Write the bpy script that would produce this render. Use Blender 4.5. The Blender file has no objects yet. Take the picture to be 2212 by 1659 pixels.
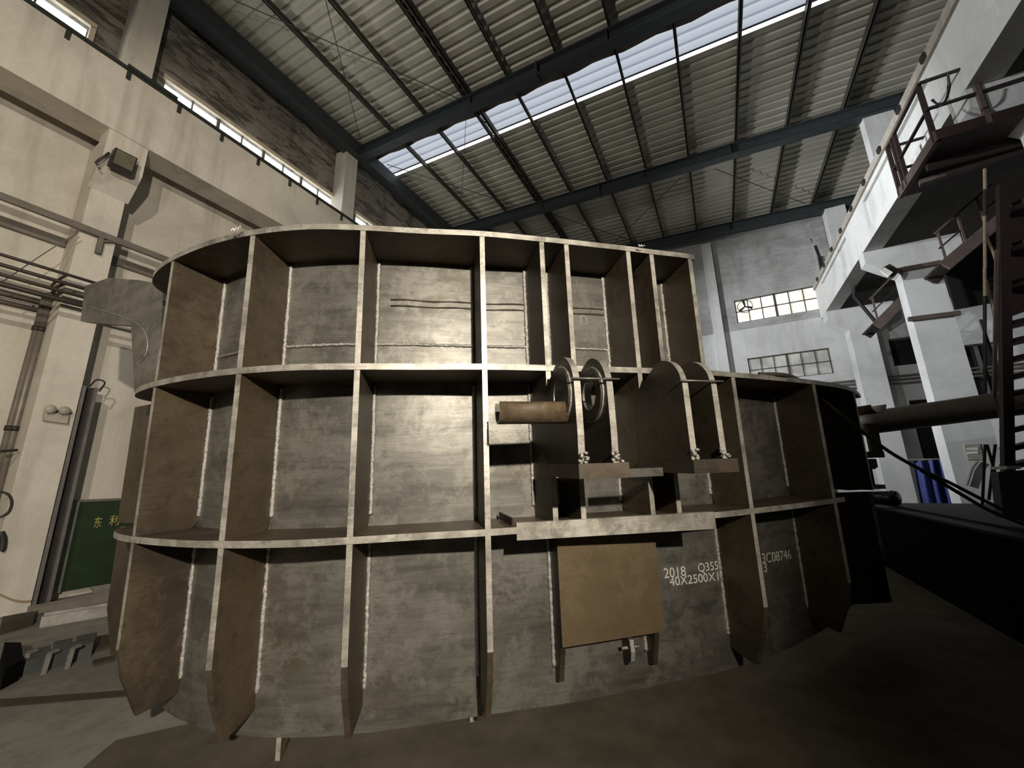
import bpy, math, random
from mathutils import Vector as V, Matrix

random.seed(7)
SC = bpy.context.scene
COL = SC.collection

# ------------------------------------------------------------------ camera
H, FPX, CX, CY = 1.6, 858.55, 1106.0, 829.5
YAW, PIT, ROL = math.radians(-27.225), math.radians(13.329), math.radians(-1.2115)
_f = V((math.sin(YAW) * math.cos(PIT), math.cos(YAW) * math.cos(PIT), math.sin(PIT)))
_r0 = V((math.cos(YAW), -math.sin(YAW), 0)); _u0 = _r0.cross(_f)
_r = _r0 * math.cos(ROL) + _u0 * math.sin(ROL); _u = _r.cross(_f)
CAM = V((0, 0, H))
cd = bpy.data.cameras.new('camera'); cam = bpy.data.objects.new('camera', cd); COL.objects.link(cam)
cd.sensor_width = 36; cd.lens = 36 * FPX / 2212; cd.clip_start = .05; cd.clip_end = 200
cam.matrix_world = Matrix(((_r.x, _u.x, -_f.x, 0), (_r.y, _u.y, -_f.y, 0), (_r.z, _u.z, -_f.z, H), (0, 0, 0, 1)))
SC.camera = cam

# measuring helpers: where a line of sight of the photograph meets a real plane
def ray(x, y): return _r * (x - CX) - _u * (y - CY) + _f * FPX
def on_z(x, y, z): d = ray(x, y); return CAM + d * ((z - H) / d.z)
def on_x(x, y, X): d = ray(x, y); return CAM + d * (X / d.x)
def on_y(x, y, Y): d = ray(x, y); return CAM + d * (Y / d.y)
RA, RB = 10.93, .06                                   # underside of the rafters: z = RA - RB*(x+8.5)
def roofz(x, off=0.): return RA - RB * (x + 8.5) + off
def on_roof(x, y, off=0.):
    d = ray(x, y); t = (RA + off - RB * 8.5 - H) / (d.z + RB * d.x); return CAM + d * t

# ------------------------------------------------------------------ materials
MATS = {}
def newmat(name):
    m = bpy.data.materials.new(name); m.use_nodes = True; nt = m.node_tree
    b = nt.nodes['Principled BSDF']; MATS[name] = m
    return m, nt, b
def link(nt, a, b): nt.links.new(a, b)
def coords(nt, scale=(1, 1, 1), kind='Object', rot=(0, 0, 0)):
    tc = nt.nodes.new('ShaderNodeTexCoord'); mp = nt.nodes.new('ShaderNodeMapping')
    mp.inputs['Scale'].default_value = scale; mp.inputs['Rotation'].default_value = rot
    link(nt, tc.outputs[kind], mp.inputs['Vector']); return mp.outputs['Vector']
def noise(nt, vec, scale, detail=6, rough=.6, dist=0.):
    n = nt.nodes.new('ShaderNodeTexNoise'); n.inputs['Scale'].default_value = scale; n.inputs['Detail'].default_value = detail
    n.inputs['Roughness'].default_value = rough; n.inputs['Distortion'].default_value = dist
    link(nt, vec, n.inputs['Vector']); return n.outputs['Fac']
def ramp(nt, fac, stops):
    r = nt.nodes.new('ShaderNodeValToRGB'); e = r.color_ramp.elements
    while len(e) < len(stops): e.new(.5)
    for i, (p, c) in enumerate(stops):
        e[i].position = p; e[i].color = (c[0], c[1], c[2], 1) if hasattr(c, '__len__') else (c, c, c, 1)
    link(nt, fac, r.inputs['Fac']); return r.outputs['Color']
def mix(nt, fac, a, b, mode='MIX'):
    m = nt.nodes.new('ShaderNodeMix'); m.data_type = 'RGBA'; m.blend_type = mode
    for sock, val in ((m.inputs[0], fac), (m.inputs[6], a), (m.inputs[7], b)):
        if hasattr(val, 'links'): link(nt, val, sock)
        elif hasattr(val, '__len__'): sock.default_value = (val[0], val[1], val[2], 1)
        else: sock.default_value = val
    return m.outputs[2]
def bump(nt, b, h, strength=.3, dist=.01):
    n = nt.nodes.new('ShaderNodeBump'); n.inputs['Strength'].default_value = strength; n.inputs['Distance'].default_value = dist
    link(nt, h, n.inputs['Height']); link(nt, n.outputs['Normal'], b.inputs['Normal'])
def flat(name, col, rough=.6, metal=0., spec=.5, bumpy=0., var=.25, scale=6):
    m, nt, b = newmat(name)
    v = coords(nt); f = noise(nt, v, scale, 6, .65)
    c = ramp(nt, f, [(.25, [x * (1 - var) for x in col]), (.75, [min(1, x * (1 + var)) for x in col])])
    link(nt, c, b.inputs['Base Color']); b.inputs['Roughness'].default_value = rough; b.inputs['Metallic'].default_value = metal
    b.inputs['Specular IOR Level'].default_value = spec
    if bumpy: bump(nt, b, f, bumpy, .01)
    return m
def steel(name, dark, mid, light, rust, rust_amt=.45, rough=(.36, .6), metal=.35, streak=(1, 1, 7), scratch=.0):
    """rolled mill-scale plate: horizontal streaks, cloudy patches, rust blotches"""
    m, nt, b = newmat(name)
    vs = coords(nt, streak); v = coords(nt)
    f1 = noise(nt, vs, 1.3, 8, .62, .3); f2 = noise(nt, v, 1.6, 7, .68, .3); f3 = noise(nt, v, 9, 5, .7)
    base = ramp(nt, f1, [(.3, dark), (.52, mid), (.75, light)])
    rmask = ramp(nt, f2, [(rust_amt, 0.), (min(.98, rust_amt + .16), 1.)])
    c = mix(nt, rmask, base, rust)
    spots = ramp(nt, f3, [(.54, 0.), (.64, 1.)])
    c = mix(nt, mix(nt, .42, spots, (0, 0, 0)), c, dark)
    f4 = noise(nt, v, 3.1, 8, .78, .25)                # cloudy mill scale with sharp-edged islands
    c = mix(nt, mix(nt, .22, ramp(nt, f4, [(.48, 0.), (.58, 1.)]), (0, 0, 0)), c, light)
    f5 = noise(nt, coords(nt, (1, 1, 14)), 5.5, 6, .75, .2)
    c = mix(nt, mix(nt, .3, ramp(nt, f5, [(.5, 0.), (.75, 1.)]), (0, 0, 0)), c, dark)
    link(nt, c, b.inputs['Base Color'])
    rr = nt.nodes.new('ShaderNodeMapRange'); rr.inputs['To Min'].default_value = rough[0]; rr.inputs['To Max'].default_value = rough[1]
    link(nt, f2, rr.inputs['Value']); link(nt, rr.outputs['Result'], b.inputs['Roughness'])
    b.inputs['Metallic'].default_value = metal
    bump(nt, b, f1, .12, .01)
    return m

steel('plate_grey', (.085, .080, .070), (.165, .155, .137), (.25, .238, .21), (.125, .10, .07), .52, (.34, .5), .4)
steel('plate_brown', (.048, .037, .026), (.090, .068, .044), (.128, .10, .066), (.112, .079, .042), .48, (.42, .6), .25, (1.2, 1.2, 1.6))
steel('plate_primer', (.115, .082, .044), (.145, .103, .055), (.17, .125, .07), (.155, .10, .055), .55, (.5, .65), .15, (1, 1, 1.5))
steel('plate_dark', (.03, .025, .02), (.06, .048, .035), (.09, .07, .05), (.08, .055, .03), .5, (.42, .6), .3)
steel('cut_edge', (.20, .185, .16), (.43, .40, .35), (.68, .645, .575), (.30, .26, .20), .56, (.35, .55), .4, (4, 4, 4))
flat('weld', (.62, .60, .56), .3, .75, .5, .9, .45, 70)
flat('chalk', (.75, .73, .66), .9, 0, .2, 0, .3, 30)
flat('bright_bore', (.62, .60, .56), .28, .8)
steel('rusty_pipe', (.06, .042, .026), (.13, .092, .056), (.26, .19, .115), (.17, .095, .045), .5, (.5, .7), .2, (4, 4, 4))

def plaster(name, cols, dirt, dscale=1.1, streaks=True, rough=.9, bricks=0.):
    m, nt, b = newmat(name)
    v = coords(nt); f = noise(nt, v, .7, 7, .62, .6)
    c = ramp(nt, f, [(.3, cols[0]), (.5, cols[1]), (.72, cols[2])])
    vs = coords(nt, (2.2, 2.2, .22)); fs = noise(nt, vs, dscale, 6, .6, .4)
    msk = ramp(nt, fs, [(.52, 0.), (.72, .75)])
    c = mix(nt, msk, c, dirt)
    fine = noise(nt, v, 14, 4, .7)
    c = mix(nt, ramp(nt, fine, [(.35, .0), (.7, .16)]), c, (cols[0][0] * .6, cols[0][1] * .6, cols[0][2] * .6))
    if bricks:
        vh = coords(nt, (.8, .8, 3.2)); fb = noise(nt, vh, 1.9, 8, .7, 1.0)
        c = mix(nt, ramp(nt, fb, [(.47, 0.), (.58, bricks)]), c, (.05, .04, .033))
        bump(nt, b, fb, .5, .03)
    else:
        bump(nt, b, f, .12, .02)
    link(nt, c, b.inputs['Base Color']); b.inputs['Roughness'].default_value = rough
    b.inputs['Specular IOR Level'].default_value = .25
    return m
plaster('plaster_warm', ((.46, .42, .36), (.60, .555, .48), (.66, .615, .54)), (.36, .315, .26))
plaster('plaster_column', ((.50, .46, .395), (.64, .595, .52), (.70, .655, .58)), (.40, .35, .29))
plaster('brick_upper', ((.20, .18, .155), (.30, .27, .235), (.38, .345, .30)), (.11, .095, .08), 1.0, True, .92, .8)
plaster('plaster_white', ((.52, .52, .51), (.66, .66, .65), (.76, .76, .75)), (.48, .47, .45))
plaster('beam_white', ((.60, .60, .585), (.72, .72, .70), (.80, .80, .78)), (.52, .51, .485))
plaster('plaster_back', ((.30, .30, .285), (.44, .44, .43), (.56, .56, .555)), (.27, .26, .24), 1.2, True, .9, .18)
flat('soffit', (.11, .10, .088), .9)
flat('ledge', (.40, .36, .31), .85, 0, .3, .2)
flat('rail_dark', (.035, .04, .036), .55, .3)
flat('conduit', (.17, .15, .125), .6, .2)
flat('pipe_dark', (.035, .026, .018), .55, .2)
flat('pipe_grey', (.22, .195, .165), .5, .4)
flat('rafter_paint', (.043, .052, .056), .55, .25)
flat('purlin_rust', (.062, .056, .046), .6, .3)
flat('purlin_red', (.085, .055, .042), .65, .2)
flat('roof_sheet', (.48, .46, .39), .55, .25, .4, 0, .22, .8)
flat('flashing', (.15, .12, .10), .7)
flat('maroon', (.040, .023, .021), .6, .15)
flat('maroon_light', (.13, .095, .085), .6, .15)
flat('pole_tan', (.36, .27, .17), .6, .1)
flat('black_gloss', (.006, .006, .007), .12, .1, .6)
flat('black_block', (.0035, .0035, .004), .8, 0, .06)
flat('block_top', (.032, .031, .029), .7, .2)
flat('tarp_blue', (.018, .032, .17), .5, 0, .4, .3, .4, 3)
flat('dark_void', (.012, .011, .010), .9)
flat('frame_brown', (.10, .075, .055), .7)
flat('frame_cream', (.62, .52, .40), .7)
flat('galvanised', (.38, .36, .33), .4, .6, .5, .1, .35, 9)
flat('wood_grey', (.19, .165, .14), .85)
flat('junk_grey', (.085, .088, .088), .6, .3, .5, .2)
flat('junk_brown', (.055, .04, .03), .8)
flat('bag_white', (.62, .60, .55), .8)
flat('green_paint', (.015, .032, .012), .5, 0, .4, 0, .3, 4)
flat('green_pale', (.17, .19, .15), .7)
flat('gold', (.42, .36, .10), .6)
flat('post_dark', (.030, .027, .028), .5, .3)
flat('post_grey', (.15, .135, .13), .6, .2)
flat('lamp_body', (.035, .033, .028), .5, .3)
flat('lamp_glass', (.16, .145, .105), .35, .2)
flat('grey_plastic', (.40, .36, .30), .5)
flat('hose', (.12, .098, .078), .6)
flat('cabinet_mauve', (.115, .095, .10), .6)
flat('paper', (.80, .78, .74), .8)

def floor_mat():
    m, nt, b = newmat('floor_concrete')
    v = coords(nt); f = noise(nt, v, .55, 7, .6, .5); g = noise(nt, v, 5, 6, .7)
    c = ramp(nt, f, [(.3, (.14, .128, .112)), (.5, (.25, .237, .212)), (.7, (.33, .317, .29))])
    c = mix(nt, ramp(nt, g, [(.45, 0.), (.7, .5)]), c, (.10, .083, .062))
    link(nt, c, b.inputs['Base Color']); b.inputs['Roughness'].default_value = .75; bump(nt, b, g, .15, .01)
floor_mat()
flat('floor_dirt_shade', (.115, .098, .072), .95, 0, .2, .3, .35, 3)  # dark ground colour for dirt and for painted-in floor shade

def emit(name, col, strength, var=0., scale=3., tint=None):
    m, nt, b = newmat(name); b.inputs['Roughness'].default_value = .3
    b.inputs['Base Color'].default_value = (.3, .3, .3, 1)
    if var:
        v = coords(nt); f = noise(nt, v, scale, 5, .6)
        c = ramp(nt, f, [(.38, tint or [x * (1 - var) for x in col]), (.6, col)])
        link(nt, c, b.inputs['Emission Color'])
    else: b.inputs['Emission Color'].default_value = (*col, 1)
    b.inputs['Emission Strength'].default_value = strength
    return m
emit('pane_bright', (.93, 1., .98), 3.0)
emit('pane_back', (1., 1., .97), 1.05, .35, 2.6, (.74, .72, .60))
emit('pane_dirty', (.60, .60, .53), .42, .6, 2.0)
def skylight_mat():
    m, nt, b = newmat('skylight_sheet'); tc = nt.nodes.new('ShaderNodeTexCoord'); sp_ = nt.nodes.new('ShaderNodeSeparateXYZ')
    link(nt, tc.outputs['Object'], sp_.inputs[0]); mm = nt.nodes.new('ShaderNodeMath'); mm.operation = 'MULTIPLY'; mm.inputs[1].default_value = 1 / .245
    link(nt, sp_.outputs['Y'], mm.inputs[0]); fr = nt.nodes.new('ShaderNodeMath'); fr.operation = 'FRACT'; link(nt, mm.outputs[0], fr.inputs[0])
    c = ramp(nt, fr.outputs[0], [(0., (.70, .75, .84)), (.40, (.62, .67, .77)), (.52, (.36, .40, .50)), (.68, (.40, .44, .54)), (.8, (.74, .79, .87))])
    link(nt, c, b.inputs['Emission Color']); b.inputs['Emission Strength'].default_value = .72; b.inputs['Base Color'].default_value = (.2, .2, .2, 1)
skylight_mat()
emit('skylight_slit', (1., 1., 1.), 2.2)

# ------------------------------------------------------------------ mesh helpers
class MB:
    def __init__(s): s.v = []; s.f = []; s.m = []
    def add(s, vs, fs, m=0):
        o = len(s.v); s.v += [V(p) for p in vs]
        for i, q in enumerate(fs): s.f.append([o + k for k in q]); s.m.append(m[i] if hasattr(m, '__len__') else m)
        return s
    def prism(s, poly, vec, mf=0, me=0):
        n = len(poly); vec = V(vec); P = [V(p) for p in poly]
        s.add(P + [p + vec for p in P], [list(range(n)), list(range(2 * n - 1, n - 1, -1))] + [[i, (i + 1) % n, n + (i + 1) % n, n + i] for i in range(n)], [mf, mf] + [me] * n)
        return s
    def box(s, x0, x1, y0, y1, z0, z1, m=0):
        return s.prism([(x0, y0, z0), (x1, y0, z0), (x1, y1, z0), (x0, y1, z0)], (0, 0, z1 - z0), m, m)
    def hexa(s, lo, hi, m=0):
        s.add(list(lo) + list(hi), [[0, 1, 2, 3], [7, 6, 5, 4]] + [[i, (i + 1) % 4, 4 + (i + 1) % 4, 4 + i] for i in range(4)], m); return s
    def bar(s, p, q, w, h, m=0, up=(0, 0, 1)):
        p, q = V(p), V(q); d = (q - p).normalized(); upv = V(up)
        if abs(d.dot(upv)) > .97: upv = V((1, 0, 0))
        a = d.cross(upv).normalized() * (w / 2); b = a.cross(d).normalized() * (h / 2)
        s.hexa([p - a - b, p + a - b, p + a + b, p - a + b], [q - a - b, q + a - b, q + a + b, q - a + b], m); return s
    def tube(s, pts, r, m=0, seg=10, jit=0., caps=True):
        pts = [V(p) for p in pts]; n = len(pts); rings = []
        prev = None
        for i, p in enumerate(pts):
            d = (pts[min(i + 1, n - 1)] - pts[max(i - 1, 0)]).normalized()
            if prev is None:
                a = d.cross(V((0, 0, 1)) if abs(d.z) < .9 else V((1, 0, 0))).normalized()
            else: a = (prev - d * prev.dot(d)).normalized()
            prev = a; b = d.cross(a)
            rr = (r[i] if hasattr(r, '__len__') else r) * (1 + random.uniform(-jit, jit))
            rings.append([p + (a * math.cos(2 * math.pi * k / seg) + b * math.sin(2 * math.pi * k / seg)) * rr for k in range(seg)])
        vs = [x for q in rings for x in q]; fs = []
        for i in range(n - 1):
            for k in range(seg): fs.append([i * seg + k, i * seg + (k + 1) % seg, (i + 1) * seg + (k + 1) % seg, (i + 1) * seg + k])
        if caps: fs += [list(range(seg - 1, -1, -1)), [(n - 1) * seg + k for k in range(seg)]]
        s.add(vs, fs, m); return s
    def build(s, name, mats, parent=None, smooth=False, loc=None):
        me = bpy.data.meshes.new(name)
        vs = s.v if loc is None else [p - V(loc) for p in s.v]
        me.from_pydata([tuple(p) for p in vs], [], s.f)
        for mn in (mats if isinstance(mats, (list, tuple)) else [mats]): me.materials.append(MATS[mn])
        me.polygons.foreach_set('material_index', s.m)
        if smooth: me.polygons.foreach_set('use_smooth', [True] * len(me.polygons))
        import bmesh
        bm = bmesh.new(); bm.from_mesh(me); bmesh.ops.recalc_face_normals(bm, faces=bm.faces); bm.to_mesh(me); bm.free()
        o = bpy.data.objects.new(name, me); COL.objects.link(o)
        if parent: o.parent = parent
        if loc is not None: o.location = loc
        return o
def tag(o, label=None, cat=None, group=None, kind=None):
    for k, x in (('label', label), ('category', cat), ('group', group), ('kind', kind)):
        if x: o[k] = x
    return o
def empty(name, loc=(0, 0, 0)):
    o = bpy.data.objects.new(name, None); COL.objects.link(o); o.location = loc; o.empty_display_size = .2; return o
def part(mb, name, mats, root, smooth=False):
    """a child whose points are given in world coordinates (root: an unrotated Empty)"""
    q = MB(); q.v = [p - root.location for p in mb.v]; q.f = mb.f; q.m = mb.m
    return q.build(name, mats, root, smooth)
def struct(mb, name, mats, label=None, smooth=False):
    o = mb.build(name, mats, None, smooth); o['kind'] = 'structure'
    if label: o['label'] = label
    return o
def text_mesh(name, s, size, mat, extrude=.0015):
    c = bpy.data.curves.new(name + '_curve', 'FONT'); c.body = s; c.size = size; c.extrude = extrude
    t = bpy.data.objects.new(name + '_tmp', c); COL.objects.link(t)
    dg = bpy.context.evaluated_depsgraph_get(); dg.update()
    me = bpy.data.meshes.new_from_object(t.evaluated_get(dg)); me.name = name
    bpy.data.objects.remove(t); bpy.data.curves.remove(c)
    me.materials.clear(); me.materials.append(MATS[mat])
    o = bpy.data.objects.new(name, me); COL.objects.link(o); return o
def catmull(P, n=8):
    P = [V((*p, 0)) if len(p) == 2 else V(p) for p in P]; out = []
    Q = [P[0] * 2 - P[1]] + P + [P[-1] * 2 - P[-2]]
    for i in range(1, len(Q) - 2):
        a, b, c, d = Q[i - 1:i + 3]
        for k in range(n):
            t = k / n
            out.append(.5 * ((2 * b) + (c - a) * t + (2 * a - 5 * b + 4 * c - d) * t * t + (3 * b - a - 3 * c + d) * t ** 3))
    out.append(P[-1]); return out

# ------------------------------------------------------------------ the steel shell (hull units, then x S metres)
S = .665
_up = V((.00696, -.03985, 1)).normalized(); _ax = V((1, 0, -.00696)).normalized(); _ay = _up.cross(_ax)
HB = Matrix((_ax, _ay, _up))                          # world -> hull axes
H0 = V((-2.5, 4.0, -2.42))
shell = empty('steel_shell')
HM = HB.transposed()
shell.matrix_world = Matrix.Translation(CAM + HM @ (H0 * S)) @ HM.to_4x4()
tag(shell, 'huge curved brown steel shell section with three ribbed tiers, standing on the floor', 'steel structure')
def L(u, v, w): return (V((u, v, w)) - H0) * S
def LW(p): return L(p[0], p[1], p[2])
def hray(x, y): return HB @ ray(x, y)
def h_w(x, y, w): d = hray(x, y); return d * (w / d.z)
def h_plane(x, y, P, D):
    d = hray(x, y); det = d.x * (-D[1]) + D[0] * d.y
    t = (P[0] * (-D[1]) + D[0] * P[1]) / det; r = (d.x * P[1] - d.y * P[0]) / det
    return r, d.z * t

W1, W2, W3, WB = 2.295, .9, -.6, -2.35
RT = .029                                             # half thickness of ring plates
OUT = [(-6.3, 2.75), (-6.14, 2.3), (-5.92, 2.04), (-5.55, 1.91), (-5.05, 1.86), (-4.4, 1.89), (-3.83, 2.0), (-3.3, 2.2), (-2.85, 2.48), (-2.4, 2.81), (-1.9, 3.16),
       (-1.42, 3.56), (-1.21, 3.74), (-.66, 4.23), (-.44, 4.44), (-.06, 4.79), (.22, 5.12), (.7, 5.72), (1.18, 6.38), (1.6, 7.05), (1.93, 7.78), (2.2, 8.6)]
INN = [(-6.0, 2.95), (-5.75, 2.6), (-5.5, 2.45), (-5.08, 2.4), (-4.55, 2.42), (-4.07, 2.54), (-3.6, 2.74), (-3.19, 2.98), (-2.75, 3.3), (-2.30, 3.66), (-1.81, 4.03),
       (-1.6, 4.2), (-1.04, 4.70), (-.82, 4.91), (-.42, 5.28), (-.15, 5.56), (.32, 6.13), (.72, 6.75), (1.1, 7.4), (1.42, 8.1), (1.7, 8.85)]
OC = catmull(OUT, 6); IC = catmull(INN, 6)
def clip(C, u0, u1): return [p for p in C if u0 <= p.x <= u1]
def nearest(C, p): return min(range(len(C)), key=lambda i: (C[i].x - p[0]) ** 2 + (C[i].y - p[1]) ** 2)
def skin_hit(x, y):
    d = hray(x, y)
    for a, b in zip(IC[:-1], IC[1:]):
        e = b - a; det = d.x * (-e.y) + e.x * d.y
        if abs(det) < 1e-12: continue
        t = (a.x * (-e.y) + e.x * a.y) / det; s = (d.x * a.y - d.y * a.x) / det
        if -1e-6 <= s <= 1 + 1e-6 and t > 0: return d * t
    return None

def ring(w, i0, i1, name='ring_plate'):
    o = OC[i0:i1 + 1]; mb = MB(); n = len(o)
    vs, fs, ms = [], [], []
    # matching inner points by even arc share between the nearest inner indices
    a = nearest(IC, (o[0].x, o[0].y)); b = nearest(IC, (o[-1].x, o[-1].y))
    inn = []
    for k in range(n):
        j = a + (b - a) * k / (n - 1); j0 = int(j); j1 = min(j0 + 1, len(IC) - 1)
        q = IC[j0].lerp(IC[j1], j - j0); inn.append(q + (q - o[k]).normalized() * .02)
    for k in range(n):
        for p, ww in ((o[k], w - RT), (o[k], w + RT), (inn[k], w + RT), (inn[k], w - RT)): vs.append(L(p.x, p.y, ww))
    for k in range(n - 1):
        A, B_ = 4 * k, 4 * k + 4
        fs += [[A, B_, B_ + 1, A + 1], [A + 1, B_ + 1, B_ + 2, A + 2], [A + 2, B_ + 2, B_ + 3, A + 3], [A + 3, B_ + 3, B_, A]]; ms += [1, 0, 0, 0]
    e = 4 * (n - 1); fs += [[0, 1, 2, 3], [e + 3, e + 2, e + 1, e]]; ms += [1, 1]
    mb.add(vs, fs, ms); return mb.build(name, ['plate_brown', 'cut_edge'], shell)
iI = nearest(OC, (-.03, 4.82)); iK = nearest(OC, (1.3, 6.55)); iL = len(OC) - 1
ring(W1, 0, iI); ring(W2, 0, iL); ring(W3, 0, iK)

# skin plate (continuous), lower part over the full length and upper part up to web I
def skin(name, w0, w1, u0, u1, mats):
    C = clip(IC, u0, u1); n = len(C); vs, fs = [], []
    for k, p in enumerate(C):
        d = (C[min(k + 1, n - 1)] - C[max(k - 1, 0)]).normalized(); nn = V((-d.y, d.x, 0)) * .06
        if nn.y < 0 and nn.x > 0: nn = -nn
        q = p + nn
        for a, ww in ((p, w0), (p, w1), (q, w1), (q, w0)): vs.append(L(a.x, a.y, ww))
    for k in range(n - 1):
        A, B_ = 4 * k, 4 * k + 4
        fs += [[A, B_, B_ + 1, A + 1], [A + 1, B_ + 1, B_ + 2, A + 2], [A + 2, B_ + 2, B_ + 3, A + 3], [A + 3, B_ + 3, B_, A]]
    e = 4 * (n - 1); fs += [[0, 1, 2, 3], [e + 3, e + 2, e + 1, e]]
    ms = [0, 1, 0, 1] * (n - 1) + [1, 1]
    return MB().add(vs, fs, ms).build(name, mats, shell)
skin('shell_plate', WB, W2, -9, 1.75, ['plate_grey', 'plate_dark'])
skin('shell_plate', W2 + .002, W1 + .03, -9, -.40, ['plate_grey', 'plate_dark'])

# stiffener webs
WEB = dict(A=((-5.05, 1.87), (-5.08, 2.40)), B=((-3.83, 2.01), (-4.07, 2.54)), C=((-2.85, 2.49), (-3.19, 2.98)), D=((-1.905, 3.165), (-2.30, 3.66)),
           E=((-1.42, 3.57), (-1.81, 4.03)), F=((-1.21, 3.75), (-1.6, 4.2)), G=((-.66, 4.24), (-1.04, 4.70)), H=((-.44, 4.45), (-.82, 4.91)), I=((-.06, 4.80), (-.42, 5.28)),
           J=((.22, 5.13), (-.15, 5.56)), K=((1.18, 6.39), (.79, 6.86)), M=((1.90, 7.72), (1.38, 8.02)),
           X=((-1.315, 3.66), (-1.70, 4.115)), Y=((-.55, 4.345), (-.93, 4.805)))
TH = .05
def web(k, prof, side, mats=('plate_brown', 'cut_edge'), weld=None):
    (fu, fv), (iu, iv) = WEB[k]; F = V((fu, fv, 0)); I = V((iu, iv, 0)); D = (I - F); ln = D.length; D.normalize()
    N = V((D.y, -D.x, 0)) * TH                        # across the plate
    poly = [L(*(F + D * (r * ln) - N * .5).xy, w) for r, w in prof]
    vec = (N) * S
    mb = MB().prism(poly, vec, 0, 0)
    for i in range(len(prof)):                        # only the straight front edge is ground bright
        if abs(prof[i][0]) < 1e-6 and abs(prof[(i + 1) % len(prof)][0]) < 1e-6: mb.m[2 + i] = 1
    o = mb.build('stiffener_plate', mats, shell)
    if weld:
        w0, w1 = weld; n = max(6, int((w1 - w0) / .02)); pts = []
        for i in range(n + 1):
            p = I - D * .012 + N * (.5 + .3) * side
            pts.append(L(p.x + random.uniform(-.003, .003), p.y + random.uniform(-.003, .003), w0 + (w1 - w0) * i / n))
        b = MB().tube(pts, .0135, 0, 7, .22).build('weld_bead', 'weld', o, True)
        tag(b, 'bright silvery weld bead')
    return o
t1 = [(0, W2 + RT), (0, W1 - RT), (1, W1 - RT), (1, W2 + RT)]
t2 = [(0, W3 + RT), (0, W2 - RT), (1, W2 - RT), (1, W3 + RT + .06), (.9, W3 + RT)]
t3 = [(0, W3 - RT), (0, -1.55), (.1, -1.8), (.38, -2.17), (.78, -2.15), (1, -2.13), (1, W3 - RT)]
# which face of the web the camera sees: right (+1) on the left of the picture, left (-1) on the right
for k, s_ in (('A', 1), ('B', 1), ('C', 1), ('D', -1), ('E', -1), ('F', -1), ('G', -1), ('H', -1), ('I', -1)):
    web(k, t1, s_, weld=(W2 + .05, W1 - .05))
for k, s_ in (('A', 1), ('B', 1), ('C', 1), ('D', -1), ('E', -1), ('F', -1), ('G', -1), ('H', -1), ('J', -1), ('K', -1), ('M', -1)):
    web(k, t2, s_, weld=(W3 + .14, W2 - .06))
for k, s_ in (('A', 1), ('B', 1), ('C', 1), ('D', -1), ('J', -1), ('K', -1)):
    web(k, t3, s_, weld=(-2.0, W3 - .05))
t4 = [(.63, W3 - RT), (.63, -1.72), (.82, -2.1), (1, -2.13), (1, W3 - RT)]
for k in 'XY': web(k, t4, -1, ('plate_dark', 'plate_dark'), weld=(-2.0, W3 - .05))
# end plate at the left: broad plate with a lifting hook standing out beyond the rings
EV = 2.33
def eplane(x, y):
    d = hray(x, y); t = EV / d.y; return (d.x * t, d.z * t)
hook = [(183, 618), (235, 600), (300, 605), (352, 614), (352, 640), (340, 830), (290, 847), (288, 790), (283, 712), (283, 704), (174, 694), (176, 680)]
MB().prism([L(a, EV, b) for a, b in (eplane(*p) for p in hook)], L(0, EV + .09, 0) - L(0, EV, 0), 0, 1).build('hook_plate', ['plate_grey', 'plate_dark'], shell)
sp = []
for a, b in ((192, 662), (240, 676), (275, 688), (300, 701), (314, 718), (320, 740), (316, 765), (303, 785)):
    q = eplane(a, b); sp.append(L(q[0], EV - .006, q[1]))
tag(MB().tube(catmull(sp, 5), .0035, 0, 6, .3).build('spatter_line', 'weld', shell, True), 'thin curved bright scratch line')
for a, b, c, d in ((291, 862, 262, 1128), (246, 1192, 229, 1353)):
    p, q = eplane(a, b), eplane(c, d)
    poly = [(p[0] + .04, W2 - RT if b < 1000 else W3 - RT), (p[0] + .04, W3 + RT if b < 1000 else -1.55)]
    poly += [(-5.45, W3 + RT)] if b < 1000 else [(p[0] + .30, -2.0), (-5.45, -2.15)]
    poly += [(-5.45, W2 - RT if b < 1000 else W3 - RT)]
    MB().prism([L(a2, EV, b2) for a2, b2 in poly], L(0, EV + .05, 0) - L(0, EV, 0), 0, 1).build('end_plate', ['plate_brown', 'cut_edge'], shell)

# horizontal seam welds and chalk on the skin
def seam(w, u0, u1, r=.011):
    C = clip(IC, u0, u1); pts = []
    for a, b in zip(C[:-1], C[1:]):
        for t in (0, .25, .5, .75):
            p = a.lerp(b, t); pts.append(L(p.x + .006, p.y - .010, w + random.uniform(-.004, .004)))
    MB().tube(pts, r, 0, 7, .25).build('seam_weld', 'weld', shell, True)
wS = skin_hit(900, 745).z
seam(wS, -5.0, -.45)
for k in (0, 1):
    wG = skin_hit(930, 651 + 13 * k).z
    C = clip(IC, -3.05, -.5); pts = [L(p.x + .004, p.y - .004, wG + (.006 * math.sin(i))) for i, p in enumerate(C)]
    tag(MB().tube(pts, .006, 0, 6, .3).build('groove_line', 'plate_dark', shell, True), 'dark ground line along the plate')

# flat bar in front of the lowest ring
a, b = h_w(1112, 1142, W3), h_w(1530, 1117, W3)
dv = (b - a).normalized(); nv = V((dv.y, -dv.x, 0))
poly = [LW(V((p.x, p.y, w)) + nv * .105) for p, w in ((a, W3 - .085), (b, W3 - .095), (b, W3 + .062), (a, W3 + .062))]
MB().prism(poly, (nv * -.06) * S, 0, 0).build('flat_bar', ['cut_edge'], shell)
p = V((a.x, a.y, 0)) - nv * .0
MB().bar(L(a.x - .02, a.y + .0, W3 + .06), L(a.x - .30, a.y + .26, W3 + .075), .012, .045).build('bar_tail', 'plate_dark', shell)
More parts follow.
